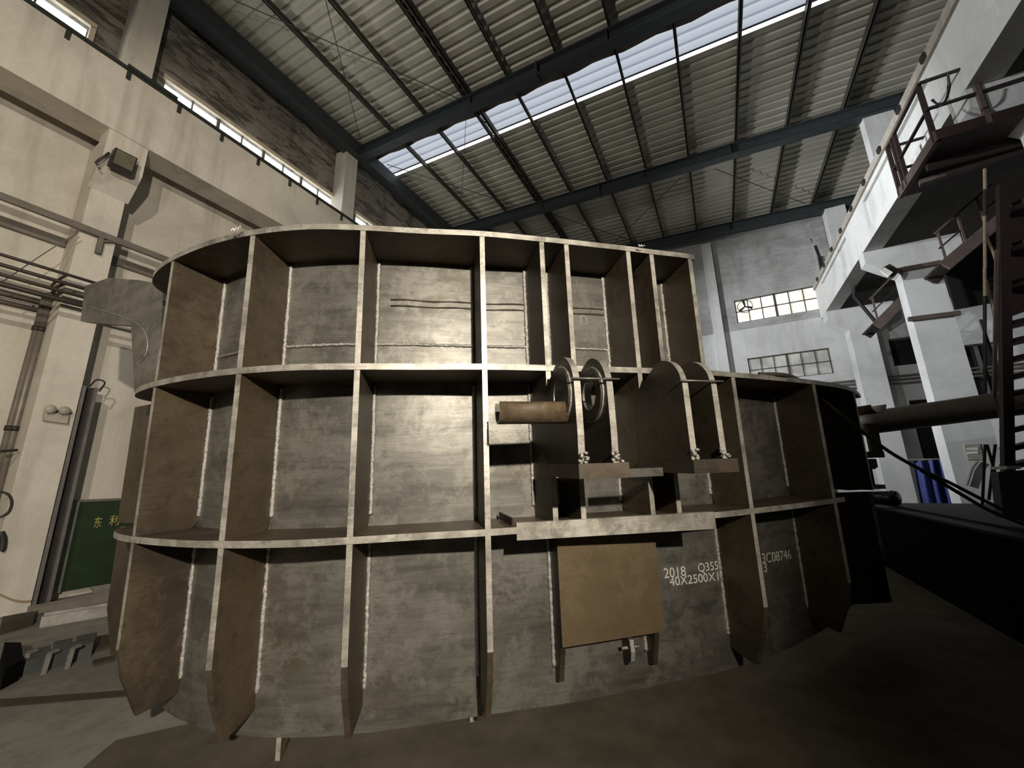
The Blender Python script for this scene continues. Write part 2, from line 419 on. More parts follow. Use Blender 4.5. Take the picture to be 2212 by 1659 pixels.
# cover plate over the fronts of the lower webs
pe = V((*WEB['X'][0], 0)).lerp(V((*WEB['X'][1], 0)), .61); pg = V((*WEB['Y'][0], 0)).lerp(V((*WEB['Y'][1], 0)), .61); d = (pg - pe).normalized(); nv = V((d.y, -d.x, 0))
poly = [LW(V((q.x, q.y, w)) + nv * .005) for q, w in ((pe - d * .03, -1.735), (pg + d * .04, -1.735), (pg + d * .04, -.64), (pe - d * .03, -.64))]
MB().prism(poly, (nv * .035) * S, 0, 1).build('cover_plate', ['plate_primer', 'plate_dark'], shell)
# lug brackets: two pairs of eye plates on a base, with tie rods, on the fronts of E F and G H
def circle(r0, w0, rad, n, a0=0, a1=2 * math.pi): return [(r0 + rad * math.cos(a0 + (a1 - a0) * i / n), w0 + rad * math.sin(a0 + (a1 - a0) * i / n)) for i in range(n + 1)]
def lug(k, hole):
    (fu, fv), (iu, iv) = WEB[k]; F = V((fu, fv, 0)); D = (V((iu, iv, 0)) - F).normalized(); N = V((D.y, -D.x, 0)) * .055
    top = [(-.72, -.03), (-.71, .62)] + [(-.70 + .30 * (1 - math.cos(t)), .62 + .27 * math.sin(t)) for t in [math.pi * .5 * i / 9 for i in range(1, 10)]] + [(-.30, .86), (.0, .70), (.12, .62), (.12, -.03)]
    at = lambda r, w, o=0.: LW(F + D * r - N * .5 + N * o + V((0, 0, w)))
    if not hole:
        return MB().prism([at(*q) for q in top], N * S, 0, 1).build('eye_plate', ['plate_dark', 'cut_edge'], shell), at
    hc = (-.42, .56); n = 28; hol = circle(*hc, .135, n)[:-1]
    # ring of quads between hole and outline, both faces
    outl = []
    for hx, hy in hol:
        dx, dy = hx - hc[0], hy - hc[1]; best = 9
        for (x0, y0), (x1, y1) in zip(top, top[1:] + top[:1]):
            ex, ey = x1 - x0, y1 - y0; det = dx * (-ey) + ex * dy
            if abs(det) < 1e-9: continue
            t = ((x0 - hc[0]) * (-ey) + ex * (y0 - hc[1])) / det; s = (dx * (y0 - hc[1]) - dy * (x0 - hc[0])) / det
            if t > 0 and -1e-6 <= s <= 1 + 1e-6: best = min(best, t)
        outl.append((hc[0] + dx * best, hc[1] + dy * best))
    mb = MB(); vs = []
    for o in (0, 1):
        vs += [at(*q, o) for q in hol] + [at(*q, o) for q in outl]
    fs, ms = [], []
    for i in range(n):
        j = (i + 1) % n
        fs += [[i, j, n + j, n + i], [2 * n + j, 2 * n + i, 3 * n + i, 3 * n + j], [i, 2 * n + i, 2 * n + j, j], [n + i, n + j, 3 * n + j, 3 * n + i]]; ms += [0, 0, 2, 1]
    # corners the fan skips
    mb.add(vs, fs, ms)
    for c in (0, -1, 1, -2):
        pass
    o = mb.build('eye_plate', ['plate_dark', 'cut_edge', 'bright_bore'], shell)
    # boss ring around the eye on the visible (left) face
    bo = circle(*hc, .235, n)[:-1]; mb = MB(); vs = [at(*q, o2) for o2 in (-.55, 0.) for q in hol] + [at(*q, o2) for o2 in (-.55, 0.) for q in bo]; fs = []; ms = []
    for i in range(n):
        j = (i + 1) % n; fs += [[i, j, 2 * n + j, 2 * n + i], [2 * n + i, 2 * n + j, 3 * n + j, 3 * n + i], [i, n + i, n + j, j]]; ms += [0, 0, 1]
    mb.add(vs, fs, ms).build('boss_ring', ['plate_dark', 'bright_bore'], o)
    MB().tube([at(*q, -.15) for q in circle(*hc, .24, 40)], .006, 0, 6, .3).build('weld_bead', 'weld', o, True)
    return o, at
for pair, hole in ((('E', 'F'), True), (('G', 'H'), False)):
    ats = [lug(k, hole)[1] for k in pair]
    m0, m1 = ats
    # base plate under the pair
    n = MB(); lo = [m0(-.78, -.14, -.6), m1(-.80, -.14, 1.6), m1(.10, -.14, 1.6), m0(.10, -.14, -.6)]
    hi = [m0(-.78, -.03, -.6), m1(-.80, -.03, 1.6), m1(.10, -.03, 1.6), m0(.10, -.03, -.6)]
    n.hexa(lo, hi).build('lug_base', 'plate_brown' if hole else 'plate_dark', shell)
    MB().tube([m0(-.735, .64, -.6), m1(-.735, .64, 1.9)], .0055, 0, 8).build('tie_rod', 'plate_grey', shell, True)
    for at in ats:
        wb = MB()
        for i in range(7): 
            p = at(-.735, -.03 + i * .012, random.uniform(-.25, 1.25)); wb.tube([p, p + V((.004, .002, .012))], .011, 0, 6)
        wb.build('weld_blob', 'weld', shell, True)
# packing piece between the two lug bases
q0, q1 = LW(V((-.83, 3.64, -.13))), LW(V((-.5, 3.93, -.13)))
MB().bar(q0, q1, .02, .05).build('packing_bar', 'plate_grey', shell)
# half pipe welded to the first eye
(fu, fv), (iu, iv) = WEB['E']; F = V((fu, fv, 0)); D = (V((iu, iv, 0)) - F).normalized(); T = V((-D.y, D.x, 0))
cen = F + D * (-.47) + V((0, 0, .42))
if T.x > 0: T = -T
def trough(c0, T, D, ln, rad, a0, a1, th=.02, n=18):
    mb = MB(); vs, fs, ms = [], [], []
    for j, s in enumerate((0, ln)):
        for r in (rad, rad - th):
            for i in range(n + 1):
                t = a0 + (a1 - a0) * i / n; p = c0 + T * s + D * (r * math.cos(t)) + V((0, 0, r * math.sin(t))); vs.append(LW(p))
    m = n + 1
    for i in range(n):
        fs += [[i, i + 1, 2 * m + i + 1, 2 * m + i], [m + i + 1, m + i, 3 * m + i, 3 * m + i + 1], [2 * m + i, 2 * m + i + 1, 3 * m + i + 1, 3 * m + i], [i + 1, i, m + i, m + i + 1]]; ms += [0, 1, 1, 1]
    fs += [[0, 2 * m, 3 * m, m], [n, m + n, 3 * m + n, 2 * m + n]]; ms += [1, 1]
    mb.add(vs, fs, ms); return mb
trough(cen - T * -.03, T, D, .58, .115, math.radians(150), math.radians(395)).build('half_pipe', ['rusty_pipe', 'cut_edge'], shell, True)
# pad eye on the lower skin
h = skin_hit(1345, 1405); dd = V((-.64, .77, 0)); tt = V((.77, .64, 0))
poly = [LW(V((h.x, h.y, 0)) - dd * r + V((0, 0, w))) for r, w in ((0, h.z - .11), (.10, h.z - .09), (.17, h.z - .03), (.19, h.z + .06), (.17, h.z + .16), (0, h.z + .2))]
pe_ = MB().prism(poly, tt * .045 * S, 0, 1).build('pad_eye', ['plate_dark', 'weld'], shell)
MB().tube([LW(V((h.x, h.y, h.z + .07)) - dd * .11 - tt * .06), LW(V((h.x, h.y, h.z + .07)) - dd * .11 + tt * .14)], .011, 0, 8).build('pin', 'weld', pe_, True)
# short feet below the skin
for u, tall in ((-3.80, 0), (-2.35, .3), (-1.1, .5), (-4.9, .5), (.2, .5)):
    i = nearest(IC, (u, 0) if False else min(((p.x, p.y) for p in IC), key=lambda q: abs(q[0] - u)))
    c = IC[i]; t = (IC[min(i + 1, len(IC) - 1)] - IC[i - 1]).normalized(); n_ = V((t.y, -t.x, 0))
    zf = (CAM + HM @ (V((c.x, c.y, WB)) * S)).z / S   # height of the skin bottom above the floor
    bot = WB - zf + .01
    # tapering plate standing across the skin line
    poly = [LW(c + n_ * (x - tall) + V((0, 0, w))) for x, w in ((-.16, WB + (.05 if tall else 0)), (.0, WB + (.05 if tall else 0)), (.0, bot), (-.04, bot))]
    MB().prism(poly, t * .045 * S, 0, 1).build('support_foot', ['plate_brown', 'cut_edge'], shell)
# brackets at the right end of the shell
def rbox(x0, y0, x1, y1, uv, dep, name, mats):
    """plate whose face stands at the plan point uv, turned to the end of the shell"""
    P = uv; Dv = (.86, .51); a = h_plane(x0, y0, P, Dv); b = h_plane(x1, y1, P, Dv)
    q = lambda r, w: L(P[0] + Dv[0] * r, P[1] + Dv[1] * r, w)
    return MB().prism([q(a[0], a[1]), q(b[0], a[1]), q(b[0], b[1]), q(a[0], b[1])], V((-.51, .86, 0)) * dep * S, 0, 1).build(name, mats, shell)
rbox(1792, 1004, 1893, 1013, (1.75, 7.9), .5, 'end_flange', ['plate_brown', 'plate_grey'])
rbox(1862, 992, 1897, 1010, (1.74, 7.85), .2, 'end_pad', ['plate_grey', 'plate_grey'])
rbox(1832, 1050, 1914, 1056, (1.75, 7.9), .6, 'end_flange', ['cut_edge', 'plate_brown'])
rbox(1800, 1010, 1892, 1052, (1.85, 8.0), .05, 'end_web', ['plate_dark', 'plate_dark'])
rbox(1872, 915, 1908, 978, (2.3, 8.9), .06, 'end_bracket', ['plate_brown', 'plate_brown'])
rbox(1868, 976, 1912, 988, (2.3, 8.88), .3, 'end_bracket', ['plate_brown', 'plate_grey'])
p0, p1 = h_plane(1879, 1062, (1.95, 8.2), (.86, .51)), h_plane(1904, 1208, (1.95, 8.2), (.86, .51))
q = lambda r, w: L(1.95 + .86 * r, 8.2 + .51 * r, w)
MB().prism([q(p0[0] - .9, p0[1]), q(p0[0], p0[1]), q(p0[0], p1[1] - .6), q(p0[0] - .9, p1[1] - .6)], V((-.51, .86, 0)) * .06 * S, 0, 1).build('end_plate', ['plate_brown', 'plate_grey'], shell)
MB().bar(q(p0[0], p0[1]), q(p0[0], p1[1]), .035, .03).build('edge_bar', 'cut_edge', shell)
c = h_plane(1898, 880, (2.35, 8.95), (.86, .51)); c0 = V((2.35 + .86 * c[0], 8.95 + .51 * c[0], c[1] + .05))
trough(c0, V((-.51, .86, 0)), V((.86, .51, 0)), .5, .15, math.radians(180), math.radians(360)).build('half_pipe', ['rusty_pipe', 'cut_edge'], shell, True)

# stencilled plate marks on the skin
def stencil(s, p, q, px_h, name='stencil_mark'):
    a, b = skin_hit(*p), skin_hit(*q)
    ex = V((b.x - a.x, b.y - a.y, b.z - a.z)); ez = V((0, 0, 1)); ln = ex.length * S; ex.normalize()
    nrm = ex.cross(ez).normalized()
    up = nrm.cross(ex) * -1
    if up.z < 0: up = -up
    o = text_mesh(name, s, 1., 'chalk', .001); xs = [v.co.x for v in o.data.vertices]; ys = [v.co.y for v in o.data.vertices]
    x0, x1 = min(xs), max(xs); y0, y1 = min(ys), max(ys)
    hh = px_h / FPX * a.length * S * (ray(*p).length / FPX) ** -1 * (ray(*p).length / FPX)
    sx = ln / (x1 - x0); sy = hh / (y1 - y0); base = LW(a) + nrm * .006
    for v in o.data.vertices:
        c = v.co; v.co = base + ex * ((c.x - x0) * sx) + up * ((c.y - y0) * sy) + nrm * c.z
    o.parent = shell; tag(o, 'white stencilled mill marking')
stencil('2018', (1434, 1249), (1481, 1243), 17)
stencil('Q355', (1508, 1239), (1551, 1233), 17)
stencil('40X2500X1', (1446, 1266), (1551, 1253), 15)
stencil('3C08746', (1646, 1217), (1708, 1207), 16)
stencil('3', (1649, 1236), (1656, 1235), 15)
# chalk doodle on the upper skin
pts = [skin_hit(*p) for p in ((1253, 684), (1254, 703), (1267, 701), (1266, 686), (1258, 682), (1253, 686))]
tag(MB().tube([LW(p) + V((.004, -.005, 0)) for p in pts], .0022, 0, 5).build('chalk_mark', 'chalk', shell), 'small chalk outline')

for strokes in (((499, 501, 503, 494), (503, 494, 506, 501), (506, 501, 510, 493), (513, 499, 515, 492), (518, 492, 518, 489)),
                ((1380, 530, 1382, 536), (1382, 536, 1386, 531), (1386, 531, 1388, 537), (1390, 532, 1393, 534))):
    mb = MB()
    for x0, y0, x1, y1 in strokes:
        ps = []
        for x, y in ((x0, y0), (x1, y1)):
            q = h_w(x, 498 if x < 900 else 534, W1); oc = OC[nearest(OC, (q.x, q.y))]; k = 1 - .035 / q.xy.length
            ps.append(L(q.x * k, q.y * k, W1 - (y - (496 if x < 900 else 533.5)) * q.length / FPX * .8))
        mb.tube(ps, .0035, 0, 5)
    tag(mb.build('chalk_mark', 'chalk', shell), 'white chalk scribble on the top ring edge')

# ------------------------------------------------------------------ building: floor, walls, roof
struct(MB().box(-9.3, 10, -7, 16.6, -.2, 0), 'floor', 'floor_concrete', 'bare concrete workshop floor')
WXI = -9.0
def wall_grid(axis, pos, th, us, zs, holes, mat):
    """wall in the plane axis=pos with rectangular openings; holes: (u0,u1,z0,z1)"""
    U = sorted(set(us) | {h[0] for h in holes} | {h[1] for h in holes}); Z = sorted(set(zs) | {h[2] for h in holes} | {h[3] for h in holes})
    mb = MB()
    P = (lambda u, d, z: (d, u, z)) if axis == 'x' else (lambda u, d, z: (u, d, z))
    for u0, u1 in zip(U[:-1], U[1:]):
        for z0, z1 in zip(Z[:-1], Z[1:]):
            um, zm = (u0 + u1) / 2, (z0 + z1) / 2
            if any(h[0] < um < h[1] and h[2] < zm < h[3] for h in holes): continue
            for d in (pos, pos + th): mb.add([P(u0, d, z0), P(u1, d, z0), P(u1, d, z1), P(u0, d, z1)], [[0, 1, 2, 3]], mat(um, zm) if callable(mat) else mat)
    for u0, u1, z0, z1 in holes:
        c = [(u0, z0), (u1, z0), (u1, z1), (u0, z1)]
        for (a, b), (e, f) in zip(c, c[1:] + c[:1]): mb.add([P(a, pos, b), P(e, pos, f), P(e, pos + th, f), P(a, pos + th, b)], [[0, 1, 2, 3]], mat(.5 * (a + e), .5 * (b + f)) if callable(mat) else mat)
    return mb
wa, wb = on_x(358, 174, WXI), on_x(723, 430, WXI); wc = on_x(199, 57, WXI)
WZ0, WZ1 = 8.85, on_x(723, 430, WXI).z
holes = [(wa.y, wb.y, WZ0, WZ1), (-3.6, wc.y, WZ0, WZ1), (7.3, 11.2, WZ0, WZ1)]
ml = wall_grid('x', WXI, -.25, [-7, 16.4], [0, 8.4, 11.6], holes, lambda u, z: 0 if z < 8.4 else 1)
struct(ml, 'wall_left', ['plaster_warm', 'brick_upper'], 'pale plastered left wall with dark bare brick above the crane beam')
for n, (y0, y1) in enumerate(((wa.y, wb.y), (-3.6, wc.y), (7.3, 11.2)), 1):
    if n == 3: nm = 'window_6'
    else: nm = 'window_%d' % n
    mb = MB().box(WXI - .12, WXI - .09, y0 + .03, y1 - .03, WZ0, WZ1 - .03, 0)
    w = struct(mb, nm, ['pane_bright'], 'long narrow daylit strip window high on the left wall')
    fr = MB().box(WXI - .02, WXI + .05, y0 - .05, y1 + .05, WZ1 - .01, WZ1 + .09).box(WXI - .02, WXI + .05, y1 - .02, y1 + .05, WZ0, WZ1)
    o = fr.build('window_frame', 'frame_cream', w)
    mu = MB(); k = 8
    for i in range(1, k): mu.box(WXI - .09, WXI - .04, y0 + (y1 - y0) * i / k - (.012 if i % 2 else .03), y0 + (y1 - y0) * i / k + (.012 if i % 2 else .03), WZ0, WZ1)
    mu.build('mullions', 'post_grey', w)
# left columns with corbels; the corbel nose carries the crane beam
BX = -8.1; BZ0 = 1.6 + 5.9 * (8.1 / 8.47); BZ1 = 1.6 + 7.15 * (8.1 / 8.47)
for i, yc in enumerate((-2.6, 2.0, 6.65, 11.3)):
    mb = MB().box(WXI - .05, -8.47, yc - .21, yc + .21, 0, BZ0)
    mb.box(WXI - .05, -8.55, yc - .2, yc + .2, BZ1 - .2, 11.05)
    # corbel
    prof = [(-8.47, BZ0), (BX - .02, BZ0), (BX - .02, BZ0 - .55), (-8.25, BZ0 - .72), (-8.47, BZ0 - .95)]
    mb.prism([(x, yc - .25, z) for x, z in prof], (0, .5, 0))
    struct(mb, 'concrete_column', 'plaster_column')
struct(MB().box(-8.62, BX, -7, 16.3, BZ0, BZ1), 'crane_beam', 'plaster_warm', 'deep pale concrete crane beam along the left wall')
rl = MB().box(BX - .10, BX + .05, -7, 16.3, BZ1, BZ1 + .05)
rail = rl.build('crane_rail', 'rail_dark'); tag(rail, 'thin dark crane rail along the top of the left beam', 'rail')
for i in range(14):
    y = -1.8 + i * .72
    MB().box(BX - .03, BX + .03, y - .025, y + .025, BZ1 - .16, BZ1).build('rail_clip', 'rail_dark', rail)
MB().box(BX - .02, BX + .09, 1.75, 2.45, BZ1 + .02, BZ1 + .075).build('rail_joint', 'rail_dark', rail)
# back wall
BY = 16.05
def wz(x, y): return on_y(x, y, BY)
h3 = (wz(1592, 690).x, wz(1770, 640).x, wz(1700, 690).z - .0, wz(1680, 632).z)
h3 = (h3[0], h3[1], 6.98, 7.87); h4 = (1.25, 3.61, 4.73, 5.60)
h5 = (wz(1925, 760).x, wz(1985, 760).x, wz(1940, 790).z, wz(1925, 732).z); h6 = (wz(1962, 900).x + .1, wz(2050, 900).x + .3, 0, wz(2000, 862).z)
h7 = (wz(2090, 800).x, wz(2168, 800).x, wz(2130, 868).z, wz(2130, 740).z)
struct(wall_grid('y', BY, .3, [-9.1, 12], [0, 6.7, 11.4], [h3, h4, h5, h6, h7], lambda u, z: 1 if z < 6.7 else 0), 'wall_back', ['plaster_back', 'plaster_white'], 'grey patched plaster end wall with two wide windows')
def pane_window(nm, h, mat, nx, ny, label, frame='frame_brown', depth=.1):
    w = struct(MB().box(h[0], h[1], BY + depth, BY + depth + .03, h[2], h[3]), nm, [mat], label)
    mu = MB()
    for i in range(nx + 1):
        x = h[0] + (h[1] - h[0]) * i / nx; t = .035 if i in (0, nx // 2, nx) else .013
        mu.box(x - t, x + t, BY + depth - .05, BY + depth, h[2], h[3])
    for j in range(ny + 1):
        z = h[2] + (h[3] - h[2]) * j / ny; t = .03 if j in (0, ny) else .012
        mu.box(h[0], h[1], BY + depth - .05, BY + depth, z - t, z + t)
    mu.build('window_frame', frame, w); return w
w3 = pane_window('window_3', h3, 'pane_back', 6, 2, 'bright gridded window high on the end wall with a fan in its corner')
fan = empty('exhaust_fan', (h3[0] + .32, BY + .02, h3[2] + .60)); tag(fan, 'dark three-bladed fan in the corner of the bright end-wall window', 'fan')
part(MB().tube([(h3[0] + .32 + .24 * math.cos(t), BY + .03, h3[2] + .60 + .24 * math.sin(t)) for t in [2 * math.pi * i / 32 for i in range(33)]], .012, 0, 6), 'guard_ring', 'post_dark', fan)
for k in range(3):
    t = math.radians(95 + 120 * k); a = V((h3[0] + .32, BY + .03, h3[2] + .60)); dv = V((math.cos(t), 0, math.sin(t))); sv = V((-dv.z, 0, dv.x))
    part(MB().prism([a - sv * .02, a + sv * .02, a + dv * .23 + sv * .05, a + dv * .25 - sv * .04], (0, .02, 0)), 'fan_blade', 'post_dark', fan)
pane_window('window_4', h4, 'pane_dirty', 6, 2, 'dim dirty gridded window low on the end wall')
pane_window('window_5', h7, 'dark_void', 2, 2, 'dark shuttered window in the side bay wall', 'post_grey', .15)
pane_window('window_7', h5, 'dark_void', 1, 1, 'dark square opening in the end wall behind the white column', 'post_grey', .2)
struct(MB().box(h6[0], h6[1], BY + .15, BY + .2, 0, h6[3]), 'door_1', 'dark_void', 'tall dark doorway in the end wall behind the blue sheet')
struct(MB().box(.30, .64, BY - .2, BY, 0, 10.35), 'trim_1', 'plaster_white', 'pale pilaster on the end wall')
struct(MB().box(3.75, 4.15, BY - .15, BY, 7.7, 10.2), 'trim_2', 'plaster_back', 'stub pilaster on the end wall beside the crane beam')
brk = empty('broken_bracket', (3.62, BY - .1, 7.9)); tag(brk, 'ragged dark metal bracket sticking up on the end wall above the bright window', 'bracket')
bp = [wz(1752, 518), wz(1759, 535), wz(1768, 560), wz(1776, 600)]
part(MB().bar(bp[0] - V((0, .1, 0)), bp[1] - V((0, .1, 0)), .06, .06).bar(bp[1] - V((0, .1, 0)), bp[2] - V((0, .1, 0)), .12, .08), 'torn_tip', 'post_dark', brk)
part(MB().bar(bp[2] - V((0, .1, 0)), bp[3] - V((0, .1, 0)), .24, .1), 'stem', 'post_dark', brk)
# right side: crane beam, columns
RX, RZ0, RZ1 = 3.56, 6.62, 7.66
mb = MB().box(RX + .06, RX + .36, -4, BY - .02, RZ0, RZ1)
thick = ((-4, -1.6), (1.6, 2.9), (6.0, 7.4), (10.7, 12.2), (15.2, BY - .02))
for y0, y1 in thick: mb.box(RX, RX + .058, y0, y1, RZ0, RZ1)
for (_, y0), (y1, _) in zip(thick[:-1], thick[1:]):
    mb.box(RX, RX + .058, y0 + .001, y1 - .001, RZ0, RZ0 + .22).box(RX, RX + .058, y0 + .001, y1 - .001, RZ1 - .12, RZ1)
struct(mb, 'crane_beam', 'beam_white', 'white concrete crane beam running along the right side')
lg = MB().box(RX - .05, RX + .34, -4, BY - .05, RZ1, RZ1 + .16)
led = lg.build('beam_ledge', 'ledge'); tag(led, 'narrow tan ledge rail along the top of the right white beam', 'rail')
for i in range(12):
    y = 4.2 + i * 1.0
    MB().box(RX - .09, RX - .05, y - .06, y + .06, RZ1 + .02, RZ1 + .12).build('ledge_clip', 'lamp_body', led)
CY1 = 11.35
def rcol(y, dep, cw=(4.1, 4.76), low=0, zt=10.2, far=5.2):
    mb = MB().box(cw[0], cw[1], y, y + dep, low, RZ0 - .72)
    prof = [(RX, RZ0 - .004), (RX, RZ0 - .28), (cw[0], RZ0 - .72), (cw[1], RZ0 - .72), (far, RZ0 - .40), (far, RZ0 - .004)]
    mb.prism([(x, y, z) for x, z in prof], (0, dep, 0))
    mb.box(cw[0] + .08, cw[1], y, y + dep * .8, RZ1 + .002, zt)
    return mb
struct(rcol(CY1, .34), 'concrete_column', 'plaster_white', 'white concrete column with sloped corbel carrying the right crane beam')
struct(rcol(15.3, .5, (4.03, 4.65)), 'concrete_column', 'plaster_white', 'farther white column against the end wall')
struct(rcol(6.75, .4), 'concrete_column', 'plaster_white')
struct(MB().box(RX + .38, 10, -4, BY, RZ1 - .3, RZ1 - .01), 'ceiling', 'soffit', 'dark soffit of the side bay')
struct(MB().box(9.8, 10, -7, 16.4, 0, 11), 'wall_right', 'plaster_back', 'outer wall of the side bay')
# roof: corrugated sheet, ribs along x
ROFF = .56
def corr(y0, y1, x0, x1, off, pitch=.245, hgt=.035):
    mb = MB(); ys = []; y = y0
    while y < y1:
        for d, z in ((0, 0), (.13, 0), (.16, hgt), (.215, hgt)):
            if y + d <= y1: ys.append((y + d, z))
        y += pitch
    ys.append((y1, 0))
    vs = [(x, yy, roofz(x, off) + zz) for yy, zz in ys for x in (x0, x1)]
    return mb.add(vs, [[2 * i, 2 * i + 1, 2 * i + 3, 2 * i + 2] for i in range(len(ys) - 1)])
sk = [on_roof(848, 385, ROFF).y, on_roof(1500, 117, ROFF).y, on_roof(819, 351, ROFF).y, on_roof(1445, 72, ROFF).y]
SY1 = sum(sk[:2]) / 2; SY0 = SY1 - .95
struct(corr(-4, SY0, WXI, 5.2, ROFF), 'ceiling', 'roof_sheet', 'corrugated metal roof sheet seen from below')
struct(corr(SY1 + .0, 16.3, WXI, 5.2, ROFF), 'ceiling', 'roof_sheet', 'corrugated metal roof sheet beyond the skylight')
sl = struct(corr(SY0, SY1 - .13, WXI, 5.2, ROFF + .02), 'window_8', 'skylight_sheet', 'translucent corrugated skylight strip across the roof')
MB().add([(WXI, SY1 - .10, roofz(WXI, ROFF)), (5.2, SY1 - .10, roofz(5.2, ROFF)), (5.2, SY1, roofz(5.2, ROFF)), (WXI, SY1, roofz(WXI, ROFF))], [[0, 1, 2, 3]]).build('bright_gap', 'skylight_slit', sl)
MB().hexa([(WXI, SY1 - .13, roofz(WXI, ROFF)), (5.2, SY1 - .13, roofz(5.2, ROFF)), (5.2, SY1 - .10, roofz(5.2, ROFF)), (WXI, SY1 - .10, roofz(WXI, ROFF))],
          [(WXI, SY1 - .13, roofz(WXI, ROFF + .05)), (5.2, SY1 - .13, roofz(5.2, ROFF + .05)), (5.2, SY1 - .10, roofz(5.2, ROFF + .05)), (WXI, SY1 - .10, roofz(WXI, ROFF + .05))]).build('edge_angle', 'rail_dark', sl)
# brown flashing sheet on the near side of the skylight
fl = MB(); n = 40
for i in range(n):
    x0, x1 = WXI + (5.2 - WXI) * i / n, WXI + (5.2 - WXI) * (i + 1) / n
    w0, w1 = SY0 + .12 + .03 * math.sin(i * 1.7), SY0 + .12 + .03 * math.sin((i + 1) * 1.7)
    fl.add([(x0, SY0 - .35, roofz(x0, ROFF - .03)), (x1, SY0 - .35, roofz(x1, ROFF - .03)), (x1, w1, roofz(x1, ROFF - .03)), (x0, w0, roofz(x0, ROFF - .03))], [[0, 1, 2, 3]])
tag(fl.build('flashing_sheet', 'flashing'), 'ragged brown flashing strip along the near edge of the skylight', 'flashing')
# rafters
RNAME = ('first dark steel rafter, nearest, crossing the roof in front of the skylight', 'second dark steel rafter beyond the skylight, above the middle of the shell', 'farthest dark steel rafter, beside the end wall')
def rafter(y, label):
    r = empty('roof_rafter', (-8.5, y, RA)); tag(r, label, 'rafter', 'steel roof rafters')
    x0, x1 = -8.6, 5.2; zz = lambda x, o: roofz(x, o)
    sl_ = lambda y0, y1, o0, o1: MB().hexa([(x0, y0, zz(x0, o0)), (x1, y0, zz(x1, o0)), (x1, y1, zz(x1, o0)), (x0, y1, zz(x0, o0))], [(x0, y0, zz(x0, o1)), (x1, y0, zz(x1, o1)), (x1, y1, zz(x1, o1)), (x0, y1, zz(x0, o1))])
    part(sl_(y - .015, y + .015, .02, .34), 'web', 'rafter_paint', r)
    part(sl_(y - .12, y + .12, 0, .03), 'flange', 'rafter_paint', r)
    part(sl_(y - .12, y + .12, .33, .36), 'flange', 'rafter_paint', r)
    for x in (-4.5, -1.05, 1.3):
        part(MB().box(x - .012, x + .012, y - .11, y + .11, zz(x, .02), zz(x, .34)), 'stiffener', 'rafter_paint', r)
    part(MB().box(-3.0 + .5 * y / 11, -2.96 + .5 * y / 11, y - .13, y + .13, zz(-3, -.06), zz(-3, .36)), 'splice_plate', 'rafter_paint', r)
for y, lb in zip((6.85, 11.38, 15.45), RNAME): rafter(y, lb)
tag(MB().hexa([(-8.7, -4, 10.93), (-8.35, -4, 10.93), (-8.35, 16, 10.93), (-8.7, 16, 10.93)], [(-8.7, -4, 11.35), (-8.35, -4, 11.35), (-8.35, 16, 11.35), (-8.7, 16, 11.35)]).build('eave_beam', 'rafter_paint'), 'dark steel eave beam where the roof meets the left wall', 'beam')
# purlins
ORD = ['first', 'second', 'third', 'fourth', 'fifth', 'sixth', 'seventh', 'eighth', 'ninth', 'tenth', 'eleventh', 'twelfth']
px_ = [-7.17, -5.95, -4.70, -3.45, -2.2, -.99, .22, 1.45, 2.65, 3.85]
for i, x in enumerate(px_):
    z0 = roofz(x, .36); m = 'purlin_rust' if i != 6 else 'purlin_red'
    p = empty('roof_purlin', (x, 0, z0)); tag(p, 'thin dark roof purlin running into the distance, %s from the left wall' % ORD[i], 'purlin', 'roof purlins')
    b = MB().box(x - .012, x + .012, -4, 16, z0, z0 + .19).box(x - .012, x + .05, -4, 16, z0, z0 + .014)
    if i == 2: b.box(x + .16, x + .184, -4, 16, z0, z0 + .19).box(x + .12, x + .184, -4, 16, z0, z0 + .014)
    part(b, 'channel', m, p)
    if i == 2:
        y = -3.5
        while y < 15.5: part(MB().bar((x, y, z0 + .02), (x + .17, y + .28, z0 + .02), .03, .012), 'lacing_bar', m, p); y += .5
# bracing rods under the roof
def rod(a, b, r, label, mat='purlin_rust'):
    tag(MB().tube([a, b], r, 0, 6).build('brace_rod', mat), label, 'rod', 'roof bracing rods')
zr = lambda x: roofz(x, .25)
rr = lambda x, y: on_roof(x, y, .28)
rod(rr(505, 0), rr(1010, 222), .011, 'thin brace rod crossing the roof at upper left, sloping down to the right')
rod(rr(703, 0), rr(790, 345), .009, 'thin steep rod hanging near the third purlin at upper left')
rod(rr(835, 355), rr(1165, 460), .011, 'thin brace rod running from the left wall below the skylight')
rod(rr(1007, 250), rr(995, 470), .007, 'thin vertical wire below the skylight')
rod(rr(1200, 465), rr(1440, 545), .012, 'thin brace rod in the far roof bay sloping down right')
rod(rr(1470, 385), rr(1330, 520), .012, 'thin brace rod in the far roof bay sloping down left')
rod(rr(1545, 365), rr(1740, 440), .012, 'thin brace rod at the far right roof bay')
